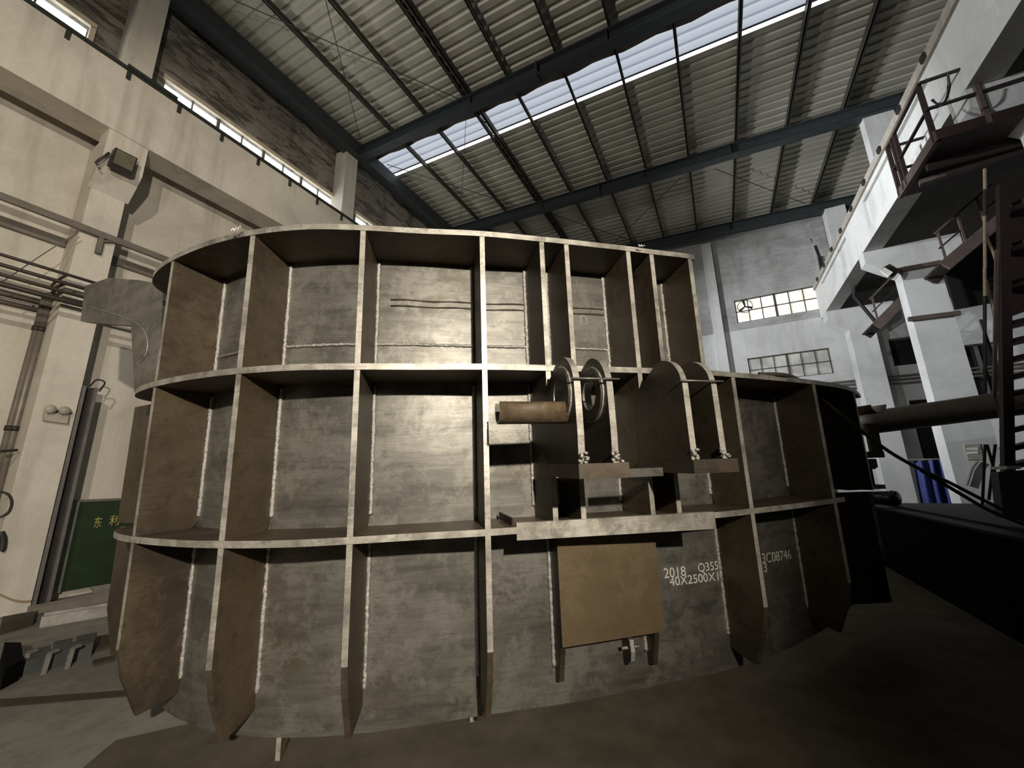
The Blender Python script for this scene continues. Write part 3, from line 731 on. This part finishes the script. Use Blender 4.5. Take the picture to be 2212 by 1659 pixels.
# ------------------------------------------------------------------ things on the left wall
yt = lambda x, y, X: on_x(x, y, X)
a, b = yt(0, 423, -8.40), yt(372, 562, -8.40)
tag(MB().bar((-8.40, -1.0, a.z), (-8.40, 8, a.z), .05, .10).build('cable_tray', 'conduit'), 'dark straight conduit strip crossing the left column above the pipes', 'conduit', 'wall conduits')
a = yt(0, 476, -8.95)
tag(MB().box(-8.995, -8.93, -2.0, 1.78, a.z - .07, a.z + .07).box(-8.995, -8.93, 2.22, 6.4, a.z - .07, a.z + .07).build('cable_tray', 'conduit'), 'lower brown conduit strip lying flat on the left wall behind the column', 'conduit', 'wall conduits')
cl = empty('wall_bracket', (-8.42, 2.12, 5.35)); tag(cl, 'small dark angle bracket hanging from the conduit on the left column', 'bracket')
part(MB().box(-8.44, -8.38, 1.99, 2.05, 5.22, 5.56), 'drop_arm', 'conduit', cl); part(MB().bar((-8.41, 2.05, 5.45), (-8.41, 2.18, 5.52), .03, .03), 'stub', 'conduit', cl)
# flood lamp on the left corbel
fl0 = yt(268, 345, BX + .10)
fl_ = empty('flood_lamp', fl0); tag(fl_, 'boxy dark flood lamp fixed to the left column corbel', 'lamp', 'column flood lamps')
cor = [yt(*p, BX + .16) for p in ((250, 318), (298, 342), (287, 376), (238, 352))]
part(MB().prism(cor, (-.13, 0, 0)), 'lamp_box', 'lamp_body', fl_)
cen_ = sum(cor, V()) / 4
part(MB().prism([cen_ + (c - cen_) * .84 + V((.005, 0, 0)) for c in cor], (.012, 0, 0)), 'lamp_glass', 'lamp_glass', fl_)
part(MB().tube([yt(236, 330, BX + .05), yt(226, 338, BX + .05), yt(214, 345, BX + .02), yt(207, 352, BX), yt(212, 357, BX)], .018, 0, 6), 'lead', 'lamp_body', fl_)
# pipe run: four horizontal pipes, two lower ones, and a bundle dropping down the wall
for i, (p, r, m) in enumerate((((0, 549), .022, 'pipe_dark'), ((0, 571), .026, 'pipe_dark'), ((0, 592), .026, 'pipe_dark'), ((0, 613), .036, 'pipe_dark'))):
    X = -8.12; a = on_x(*p, X); y1 = on_x((203, 197, 190, 180)[i], (612, 624, 642, 655)[i], X).y
    t = empty('service_pipe', (X, a.y - 1, a.z)); tag(t, '%s of the four dark horizontal pipes running along the left wall' % ('topmost', 'second from the top', 'third from the top', 'lowest and thickest')[i], 'pipe', 'wall pipes')
    part(MB().tube([(X, a.y - 1.5, a.z), (X, y1 + 2.2, a.z)], r, 0, 10), 'pipe_run', m, t, True)
    if i < 3:
        bp_ = ((142, 595), (119, 609), (108, 622)), ((141, 612), (119, 622), (113, 634)), ((133, 630), (123, 639), (119, 650))
        part(MB().tube([on_x(*bp_[i][0], X), on_x(*bp_[i][1], -8.5), on_x(*bp_[i][2], -8.9)], r * .8, 0, 8), 'branch', m, t, True)
for i, (p, q) in enumerate((((0, 632), (93, 655)), ((0, 650), (88, 672)))):
    a, b = on_x(*p, -8.93), on_x(*q, -8.93)
    tag(MB().tube([(-8.93, a.y - .8, a.z), (-8.93, b.y, a.z)], .028, 0, 8).build('service_pipe', 'conduit', None, True), ('upper' if i == 0 else 'lower') + ' of two short brown pipes ending beside the pipe drop', 'pipe', 'wall pipes')
for i, (x0, x1, m, r) in enumerate(((97, 12, 'conduit', .035), (108, 22, 'pipe_grey', .045), (119, 34, 'conduit', .035))):
    a, b = on_x(x0, 640, -8.9), on_x(x1, 1000, -8.9)
    t = empty('drop_pipe', (-8.9, a.y, 0)); tag(t, ('left brown', 'middle light grey', 'right brown')[i] + ' pipe of the bundle dropping down the left wall', 'pipe', 'dropping pipes')
    part(MB().tube([(-8.9, a.y, a.z + .05 * i), (-8.9, a.y, .9)], r, 0, 10), 'pipe_run', m, t, True)
    for z in (3.9, 2.4): part(MB().tube([(-8.9, a.y, z), (-8.9, a.y, z + .07)], r * 1.35, 0, 10), 'collar', 'pipe_dark', t, True)
bxv = empty('valve_box', (-8.55, 1.05, 1.6)); tag(bxv, 'dark valve and looped hose at the foot of the pipe drop, left edge', 'valve')
part(MB().tube([(-8.6, 1.15, 1.42), (-8.6, 1.3, 1.42)], .07, 0, 12), 'valve_body', 'lamp_body', bxv, True)
part(MB().tube(catmull([on_x(0, 975, -8.5), on_x(38, 972, -8.5)], 3), .02, 0, 6), 'clamp_bar', 'lamp_body', bxv)
part(MB().tube(catmull([on_x(*p, -8.45) for p in ((0, 1062), (18, 1068), (25, 1085), (18, 1106), (0, 1118))], 5), .014, 0, 6), 'hose_loop', 'lamp_body', bxv, True)
part(MB().tube(catmull([on_x(*p, -8.45) for p in ((0, 1150), (6, 1165), (4, 1185), (0, 1190))], 4), .04, 0, 8), 'handle', 'lamp_body', bxv, True)
wr = catmull([on_x(*p, -8.3) for p in ((168, 503), (110, 538), (50, 578), (0, 612))], 4)
tag(MB().tube(wr, .008, 0, 6).build('loose_wire', 'conduit'), 'thin slack wire falling diagonally across the left column to the pipes', 'wire')
wr = catmull([on_x(*p, -8.44) for p in ((0, 1284), (25, 1295), (48, 1299), (66, 1298))], 4)
tag(MB().tube(wr, .012, 0, 6).build('loose_wire', 'pole_tan'), 'thin brown cable sagging low on the left column base', 'wire')
# emergency light
e0 = on_x(119, 897, -8.46)
el = empty('emergency_light', e0); tag(el, 'grey twin-head emergency light fixed to the left column', 'lamp')
part(MB().prism([on_x(*p, -8.465) for p in ((93, 890), (146, 897), (143, 916), (91, 909))], (.06, 0, 0)), 'battery_box', 'grey_plastic', el)
for x, y in ((107, 884), (138, 887)):
    c = on_x(x, y, -8.40)
    hd = part(MB().tube([c + V((-.05, 0, 0)), c + V((.03, 0, 0)), c + V((.05, 0, 0))], [.045, .062, .060], 0, 14), 'lamp_head', 'grey_plastic', el, True)
    part(MB().tube([c + V((-.02, 0, -.10)), c + V((-.02, 0, -.03))], .016, 0, 8), 'stem', 'lamp_body', el)
# steel channel jamb beside the column and the green gate
j = empty('door_jamb', (-8.55, 2.32, 0)); tag(j, 'dark steel channel post standing at the right edge of the left column', 'post')
jz = on_x(190, 835, -8.5).z
part(MB().box(-8.62, -8.46, 2.22, 2.26, 0, jz), 'flange', 'post_grey', j); part(MB().box(-8.62, -8.58, 2.26, 2.36, 0, jz), 'web', 'post_dark', j); part(MB().box(-8.62, -8.50, 2.36, 2.40, 0, jz), 'flange', 'post_grey', j)
part(MB().tube(catmull([(-8.5, 2.3, jz), (-8.5, 2.36, jz + .12), (-8.5, 2.46, jz + .1), (-8.5, 2.42, jz - .05)], 5), .012, 0, 6), 'wire_loop', 'post_dark', j)
g = empty('green_gate', (-8.88, 3.2, 0)); tag(g, 'dark green painted panel with yellow characters standing against the left wall', 'gate')
gz = on_x(190, 1084, -8.86).z
part(MB().box(-8.90, -8.86, 2.58, 4.9, .12, gz), 'panel', 'green_paint', g)
part(MB().box(-8.91, -8.85, 2.46, 2.58, .1, gz), 'edge_strip', 'green_pale', g)
part(MB().box(-8.96, -8.85, 2.46, 4.9, gz, gz + .035), 'top_rail', 'post_grey', g)
def hanzi(s, px0, px1, X, nm):
    o = text_mesh(nm, s, 1., 'gold', .004); xs = [v.co.x for v in o.data.vertices]; ys = [v.co.y for v in o.data.vertices]
    a, b = on_x(*px0, X), on_x(*px1, X); x0, x1, y0, y1 = min(xs), max(xs), min(ys), max(ys)
    for v in o.data.vertices:
        c = v.co.copy(); v.co = V((X + c.z, a.y + (b.y - a.y) * (c.x - x0) / (x1 - x0), a.z + (b.z - a.z) * (c.y - y0) / (y1 - y0))) - g.location
    o.parent = g
hanzi('\u4e1c', (201, 1141), (222, 1116), -8.855, 'painted_character')
hanzi('\u5229', (234, 1136), (260, 1112), -8.855, 'painted_character')
# scrap on the floor at the left
def fbox(name, label, cat, pts, h, mat, group=None, z=0.):
    P = [on_z(*p, z) for p in pts]
    return tag(MB().prism(P, (0, 0, h), 0, 0).build(name, mat), label, cat, group)
P = lambda x, y: on_z(x, y, 0)
def chan(name, label, p, q, w, h, mat, z=0., group=None):
    a, b = on_z(*p, z), on_z(*q, z); d = (b - a).normalized(); s_ = V((d.y, -d.x, 0)) * w / 2
    t = empty(name, (a + b) / 2); tag(t, label, 'steel scrap', group)
    part(MB().bar(a + V((0, 0, .012)), b + V((0, 0, .012)), w, .02), 'web', mat, t)
    for k in (-1, 1): part(MB().bar(a + s_ * k + V((0, 0, h / 2)), b + s_ * k + V((0, 0, h / 2)), .02, h), 'flange', mat, t)
chan('steel_channel', 'bright galvanised steel channel lying by the green panel', (88, 1352), (262, 1322), .20, .12, 'galvanised', 0., 'scrap channels')
chan('steel_channel', 'dull grey steel channel lying against the green panel, behind the bright one', (62, 1330), (262, 1290), .20, .10, 'wood_grey', 0., 'scrap channels')
tag(MB().prism([on_x(*p, -8.55) for p in ((194, 1270), (262, 1257), (262, 1272), (203, 1283))], (.03, 0, 0)).build('metal_strip', 'galvanised'), 'short light grey strip leaning on the foot of the green panel', 'strip')
fbox('dark_sill', 'low dark sill along the foot of the left wall', 'kerb', ((0, 1356), (78, 1342), (70, 1352), (0, 1372)), .12, 'junk_brown')
fbox('cast_block', 'low dark grey steel block, rightmost of the scrap row on the floor', 'steel scrap', ((150, 1432), (196, 1420), (205, 1395), (160, 1405)), .13, 'junk_grey', 'scrap blocks')
fbox('cast_block', 'middle dark grey steel block of the scrap row on the floor', 'steel scrap', ((104, 1447), (146, 1434), (152, 1408), (110, 1418)), .13, 'junk_grey', 'scrap blocks')
fbox('cast_block', 'leftmost brown-grey steel block of the scrap row on the floor', 'steel scrap', ((48, 1462), (98, 1447), (104, 1424), (56, 1434)), .12, 'junk_grey', 'scrap blocks')
for i, (x, y) in enumerate(((56, 1432), (104, 1432), (155, 1420))):
    a = P(x - 12, y + 26); b = a + V((-.02, .02, .16))
    t = empty('clamp_bar', a); tag(t, ('left', 'middle', 'right')[i] + ' pale clamp strap standing against the scrap blocks', 'clamp', 'scrap clamps')
    part(MB().bar(a, b, .035, .02), 'strap', 'galvanised', t); part(MB().bar(b, b + V((-.03, .06, .0)), .035, .02), 'hook', 'galvanised', t)
fbox('dark_bundle', 'black bundle on the floor at the left edge', 'bundle', ((0, 1492), (40, 1470), (36, 1428), (0, 1428)), .16, 'black_block')
fbox('small_plate', 'small rusty plate lying on the floor beside the shell', 'plate', ((203, 1440), (246, 1430), (244, 1420), (200, 1430)), .02, 'junk_brown', 'small plates')
fbox('small_plate', 'brown plank piece lying behind the small rusty plate', 'plate', ((196, 1412), (242, 1400), (232, 1376), (190, 1388)), .03, 'junk_brown', 'small plates')
fbox('floor_channel_cover', 'long dark strip let into the concrete floor at lower left', 'strip', ((0, 1528), (330, 1500), (330, 1488), (0, 1512)), .006, 'junk_brown')
dirt = [P(*p) for p in ((180, 1659), (250, 1600), (420, 1562), (620, 1480), (1200, 1400), (1700, 1300), (1840, 1180), (1960, 1180), (2212, 1400), (2212, 1800), (1000, 1900), (100, 1800))]  # right part covers unlit floor, its shade painted in as dark ground
tag(MB().prism([V((q.x, q.y, .0)) for q in dirt], (0, 0, .004)).build('dirt_shade_patch', 'floor_dirt_shade'), 'brown dirt and painted-in shade on the concrete in front of the shell', 'dirt', None, 'stuff')
# ------------------------------------------------------------------ right side things
BT = 1.0; bx0 = on_z(2212, 1162, BT).x
bk = empty('steel_block', (3.4, 5, 0)); tag(bk, 'long black steel bed with a dull grey top edge at lower right', 'machine bed')
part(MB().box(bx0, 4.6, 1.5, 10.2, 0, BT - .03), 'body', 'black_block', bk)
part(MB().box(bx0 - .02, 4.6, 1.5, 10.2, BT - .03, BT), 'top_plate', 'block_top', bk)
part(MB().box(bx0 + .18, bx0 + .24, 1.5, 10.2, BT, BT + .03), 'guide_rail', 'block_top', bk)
# black barrel on the bed
bc = on_y(1920, 1082, 9.0)
ba = empty('black_barrel', bc); tag(ba, 'glossy black drum lying on the bed beside the blue sheet', 'drum')
rb = BT + .04; rad = max(.12, bc.z - rb)
c0, c1 = V((on_y(1888, 1085, 9.1).x, 9.1, BT + rad + .03)), V((on_y(1945, 1082, 8.9).x, 8.9, BT + rad + .03))
ax_ = (c1 - c0)
part(MB().tube([c0 - ax_ * .12, c0 - ax_ * .05, c0, c0 + ax_ * .85, c0 + ax_ * .95, c1], [rad * .45, rad * .85, rad * .95, rad, rad * .9, rad * .6], 0, 24), 'drum_body', 'black_gloss', ba, True)
part(MB().tube([c0 + ax_ * .72, c0 + ax_ * .80], rad * 1.04, 0, 24), 'hoop', 'black_gloss', ba, True)
# blue sheet
ty = 11.95; tp = []
tl, tr_ = on_y(1975, 995, ty), on_y(2044, 993, ty); bl, brr = on_y(1992, 1112, ty), on_y(2066, 1112, ty)
mb = MB(); n = 16; vs = []
for i in range(n + 1):
    t = i / n
    for zz_, (p, q) in ((1, (tl, tr_)), (.5, (tl.lerp(bl, .5), tr_.lerp(brr, .5))), (0, (bl, brr))):
        c = p.lerp(q, t); vs.append((c.x, ty + .06 * math.sin(t * 19 + zz_) , c.z if zz_ else 0))
mb.add(vs, [[3 * i + k, 3 * i + 3 + k, 3 * i + 4 + k, 3 * i + 1 + k] for i in range(n) for k in (0, 1)])
bs = empty('blue_sheet', (tl.x, ty, 0)); tag(bs, 'dark blue tarpaulin sheet hanging left of the white column', 'tarpaulin')
part(mb, 'sheet', 'tarp_blue', bs, True); part(MB().bar(tl + V((-.1, 0, .02)), tr_ + V((.1, 0, .02)), .04, .03), 'top_bar', 'galvanised', bs)
# long dark pipe
py = 9.7
pa, pb = on_y(1886, 912, py), on_y(2150, 876, py)
pp = empty('large_pipe', pa); tag(pp, 'long dark large-diameter pipe from the shell to the stair tower', 'pipe')
pr = .5 * abs(on_y(2000, 855, py).z - on_y(2000, 912, py).z) * .9
part(MB().tube([pa + (pb - pa) * -.15 + V((0, 0, -.0)), pa, pb, pb + (pb - pa) * .9], pr, 0, 24), 'pipe_run', 'pipe_dark', pp, True)
part(MB().tube([pb + (pb - pa) * .02, pb + (pb - pa) * .05], pr * 1.12, 0, 24), 'collar', 'pipe_dark', pp, True)
# clamps, panel and cable on the white column
for i, (p, q, lb) in enumerate((((1938, 585), (2032, 567), 'upper dark steel strap around the white column, below the corbel'), ((1962, 690), (2074, 676), 'lower dark steel bar across the white column'))):
    a, b = on_y(*p, CY1 - .04), on_y(*q, CY1 - .04)
    tag(MB().bar(a, b, .08, .09).build('column_strap', 'maroon_light'), lb, 'strap', 'column straps')
fp = on_y(1922, 588, CY1 - .3)
fl2 = empty('flood_lamp', fp); tag(fl2, 'small white-faced flood lamp hanging under the right column corbel', 'lamp', 'column flood lamps')
part(MB().prism([on_y(*p, CY1 - .32) for p in ((1903, 584), (1910, 577), (1929, 588), (1919, 598))], (0, .05, 0)), 'lamp_face', 'paper', fl2)
part(MB().prism([on_y(*p, CY1 - .27) for p in ((1908, 577), (1922, 570), (1943, 582), (1936, 594), (1925, 600))], (0, .16, 0)), 'lamp_box', 'lamp_body', fl2)
pn = empty('electric_panel', on_y(2097, 976, CY1 - .05)); tag(pn, 'small grey panel with white labels on the right column', 'panel')
part(MB().prism([on_y(*p, CY1 - .002) for p in ((2079, 961), (2113, 959), (2120, 993), (2087, 994))], (0, -.06, 0)), 'panel_box', 'grey_plastic', pn)
for yy in (966, 974): part(MB().prism([on_y(*p, CY1 - .064) for p in ((2088, yy + 2), (2112, yy), (2114, yy + 6), (2090, yy + 7))], (0, -.006, 0)), 'label_plate', 'paper', pn)
struct(MB().box(4.07, 4.80, CY1 - .05, CY1 + .36, 0, on_y(2060, 905, CY1).z), 'concrete_plinth', 'plaster_white', 'wider whitewashed foot of the right column')
cb = catmull([on_y(*p, CY1 - .09) for p in ((2112, 996), (2100, 1012), (2094, 1030), (2088, 1048))], 4)
tag(MB().tube(cb, .02, 0, 6).build('panel_cable', 'wood_grey'), 'grey cable dropping from the small panel on the right column', 'cable')
for i, y in enumerate((813, 820, 828)):
    a, b = on_y(1800 + 10 * i, y + 10, BY - .25), on_y(2010, y - 8, BY - .25)
    dz = (b.z + a.z) / 2
    tag(MB().tube([(3.3, BY - .12, dz), (9.5, BY - .12, dz)], .025, 0, 8).build('wall_pipe', 'conduit'), ('top', 'middle', 'bottom')[i] + ' of three thin pipes along the end wall behind the right column', 'pipe', 'end wall pipes')
# hoses over the shell
shell_top = CAM + HM @ (V((.9, 5.95, W2 + .04)) * S)
pts = [CAM + HM @ (h_w(*p, W2 + .05) * S) for p in ((1640, 808), (1705, 812))]
def far(p, d): r = ray(*p); return CAM + r * (d / r.length)
ds = [(1745, 835, 5.0), (1800, 882, 5.0), (1860, 930, 5.1), (1920, 975, 5.3), (1985, 1012, 5.6), (2050, 1042, 5.9), (2120, 1078, 6.2), (2180, 1108, 6.4), (2260, 1150, 6.6)]
ho = catmull(pts + [far(p[:2], p[2]) for p in ds], 5)
tag(MB().tube(ho, .017, 0, 8).build('air_hose', 'hose', None, True), 'dark hose draped over the right end of the shell and running to the right', 'hose', 'hoses')
ho = catmull([far(p[:2], p[2]) for p in ((1990, 1016, 5.66), (2040, 1046, 5.9), (2090, 1076, 6.15), (2140, 1104, 6.3), (2230, 1140, 6.5))], 5)
tag(MB().tube(ho, .017, 0, 8).build('air_hose', 'hose', None, True), 'second dark hose below the first, crossing in front of the white column', 'hose', 'hoses')
# platform with railing at upper right
PX = 3.15
A = on_x(2025, 300, PX); Bp = on_x(1968, 428, PX); zp = A.z
yA, yB = A.y, on_z(1940, 428, zp).y
pl = empty('access_platform', (PX, yA, zp)); tag(pl, 'dark maroon steel access platform with railings at upper right, in front of the white beam', 'platform')
part(MB().box(PX, 7.5, yA, yB, zp, zp + .05), 'deck', 'maroon', pl)
part(MB().box(PX - .02, PX + .04, yA, yB, zp - .02, zp + .13), 'edge_beam', 'maroon_light', pl)
part(MB().box(PX, 7.5, yA - .02, yA + .04, zp - .02, zp + .13), 'edge_beam', 'maroon', pl)
def rail_(a, b, w=.035, m='maroon', nm='railing'): part(MB().bar(a, b, w, w), nm, m, pl)
zt = zp + .95; zmid = zp + .5
for y in (yB - .05, yB - .35, yA + 1.1, yA + .05): rail_((PX, y, zp), (PX, y, zt), .05, 'maroon', 'railing_post')
rail_((PX, yA, zt), (PX, yB - .03, zt)); rail_((PX, yA, zmid), (PX, yB - .03, zmid))
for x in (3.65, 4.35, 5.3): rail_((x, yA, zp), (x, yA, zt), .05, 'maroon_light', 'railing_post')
rail_((PX, yA, zt), (7, yA, zt)); rail_((PX, yA, zmid), (7, yA, zmid))
rail_((PX, yB - .03, zt), (4.2, yB - .03, zt)); rail_((PX, yB - .03, zmid), (4.2, yB - .03, zmid))
part(MB().bar((PX + .1, yB - .4, zp - .06), (6.5, yA + .3, zp - .06), .1, .08), 'brace', 'maroon_light', pl)
part(MB().box(3.2, 7.2, yA + .5, yA + .56, zp - .12, zp), 'joist', 'maroon', pl)
ch = catmull([on_x(*p, PX) for p in ((2047, 157), (2050, 185), (2046, 210), (2036, 224), (2024, 224), (2014, 216))], 4)
tag(MB().tube(ch, .016, 0, 6, .35).build('hanging_chain', 'post_dark'), 'short chain looping below the platform handrail', 'chain')
# stair tower: leaning post, poles, treads
SY = 6.6
st = empty('stair_tower', on_y(2168, 1020, SY)); tag(st, 'dark steel stair tower with treads at the right edge', 'stairs')
part(MB().bar(on_y(2165, 400, SY), on_y(2178, 1060, SY), .085, .085), 'post', 'maroon', st)
part(MB().bar(on_y(2153, 540, SY), on_y(2148, 860, SY), .03, .03), 'post', 'maroon_light', st)
for i in range(9):
    y = 700 + 38 * i; a, b = on_y(2176, y + 4, SY + .1), on_y(2235, y - 10, SY + .1)
    part(MB().bar(a, b, .28, .05), 'tread', 'maroon', st)
part(MB().prism([on_y(*p, SY + .35) for p in ((2165, 430), (2225, 408), (2225, 668), (2165, 690))], (0, .05, 0)), 'back_sheet', 'maroon', st)
for i, (p, q) in enumerate((((2172, 455), (2232, 430)), ((2172, 540), (2232, 520)), ((2172, 620), (2232, 600)))):
    part(MB().bar(on_y(*p, SY + .2), on_y(*q, SY + .2), .25, .04), 'tread', 'maroon_light', st)
cbx = empty('mauve_cabinet', on_y(2190, 1060, 6.3)); tag(cbx, 'grey-mauve sheet metal cabinet below the stair tower at the right edge', 'cabinet')
q4 = [on_y(*p, 6.0) for p in ((2156, 1020), (2300, 1010), (2300, 1130), (2168, 1120))]
part(MB().prism(q4, (0, .14, 0)), 'cabinet_body', 'cabinet_mauve', cbx)
part(MB().prism([on_y(*p, 5.98) for p in ((2175, 1007), (2205, 1006), (2205, 1013), (2175, 1014))], (0, .3, 0)), 'lid_strip', 'paper', cbx)
for i, (p, q, m) in enumerate((((2127, 375), (2127, 640), 'pole_tan'), ((2127, 640), (2130, 850), 'post_dark'))):
    pass
pz = empty('striped_pole', on_y(2128, 860, 7.0)); tag(pz, 'thin upright pole with tan and dark bands in front of the stair tower', 'pole')
segs = [(365, 410, 'pole_tan'), (410, 467, 'maroon'), (467, 580, 'pole_tan'), (580, 640, 'pole_tan'), (640, 850, 'post_dark')]
for y0, y1, m in segs: part(MB().tube([on_y(2127, y0, 7.0), on_y(2128, y1, 7.0)], .018, 0, 8), 'band', m, pz)
dg_ = [((2130, 505), (2165, 600)), ((2131, 605), (2150, 690)), ((2118, 690), (2166, 830)), ((2130, 800), (2170, 930)), ((2132, 960), (2166, 1080)), ((2128, 960), (2122, 1090)), ((2150, 960), (2136, 1080))]
for i, (p, q) in enumerate(dg_):
    part(MB().tube([on_y(*p, 7.05), on_y(*q, 7.05)], .014, 0, 6), 'brace', 'pole_tan' if i < 2 else 'maroon', st)
# stair flight running up behind the column
def flight(name, label, p, q, Y, wdt, rails):
    a, b = on_y(*p, Y), on_y(*q, Y); t = empty(name, a); tag(t, label, 'stairs', 'stair flights')
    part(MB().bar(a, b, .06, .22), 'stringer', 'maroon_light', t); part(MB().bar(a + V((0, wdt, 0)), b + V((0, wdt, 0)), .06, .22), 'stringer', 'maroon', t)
    n = 7
    for i in range(n):
        c = a.lerp(b, (i + .5) / n); part(MB().box(c.x - .14, c.x + .14, Y, Y + wdt, c.z - .02, c.z + .02), 'tread', 'maroon', t)
    for s in rails:
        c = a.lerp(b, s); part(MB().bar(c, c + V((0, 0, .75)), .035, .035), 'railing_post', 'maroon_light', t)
    part(MB().bar(a + V((0, 0, .75)), b + V((0, 0, .75)), .04, .04), 'handrail', 'maroon_light', t)
    part(MB().bar(a + V((0, 0, .4)), b + V((0, 0, .4)), .03, .03), 'handrail', 'maroon', t)
flight('stair_flight', 'upper dark stair flight rising right from the white column corbel', (2040, 575), (2165, 470), 10.6, .7, (.05, .4, .75))
flight('stair_flight', 'lower dark stair flight climbing behind the white column', (1893, 705), (1958, 640), 12.8, .8, (.08, .9))
pipev = empty('hanging_duct', (4.0, 13.5, 6.4)); tag(pipev, 'dark thin hanger dropping from beneath the white beam behind the column', 'hanger')
part(MB().tube([on_y(1846, 590, 13.5), on_y(1845, 640, 13.5)], .05, 0, 8), 'drop', 'post_dark', pipev); part(MB().tube([on_y(1845, 640, 13.5), on_y(1895, 700, 13.2)], .045, 0, 8), 'arm', 'post_dark', pipev)
# flat dark panel below the upper stair flight
part(MB().prism([on_y(*p, 12.2) for p in ((2042, 592), (2150, 500), (2260, 440), (2260, 640), (2160, 650), (2064, 668))], (0, .06, 0)), 'dark_panel', 'dark_void', st)

# ------------------------------------------------------------------ light
def spot(name, loc, aim, power, col, size, blend=.6, rad=.08):
    l = bpy.data.lights.new(name, 'SPOT'); l.energy = power; l.color = col; l.spot_size = math.radians(size); l.spot_blend = blend; l.shadow_soft_size = rad
    o = bpy.data.objects.new(name, l); COL.objects.link(o); o.location = loc
    o.rotation_euler = (V(aim) - V(loc)).to_track_quat('-Z', 'Y').to_euler(); return o
spot('flood_right', (2.9, -2.6, 3.5), (-5.6, 2.7, 2.9), 2250, (1., .91, .76), 92, .85)
spot('flood_wall', (1.2, -3.7, 6.9), (-9.0, 2.7, 4.7), 1600, (1., .91, .77), 54, .6)
spot('fill_roof', (-4.8, -4.5, 6.0), (-2.2, 7.5, 11.0), 1250, (1., .96, .86), 78, .8, .15)  # added fill spot to brighten the roof, no known lamp there
spot('fill_left', (-7.9, 6.9, 6.6), (4.6, 13.2, 5.9), 5600, (.93, .97, 1.), 58, .7, .15)  # added cool fill for the right beam and end wall, source unseen
spot('fill_far', (-7.9, -2.6, 7.3), (3.9, 7.6, 7.3), 3000, (.93, .97, 1.), 40, .6, .15)  # added cool fill out of view, brightens the near part of the right beam
w = bpy.data.worlds.new('world'); SC.world = w; w.use_nodes = True
bg = w.node_tree.nodes['Background']; bg.inputs['Color'].default_value = (.75, .82, 1, 1); bg.inputs['Strength'].default_value = .012
SC.view_settings.view_transform = 'Standard'; SC.view_settings.look = 'None'; SC.view_settings.exposure = 0.; SC.view_settings.gamma = 1
SC.view_settings.use_curve_mapping = False
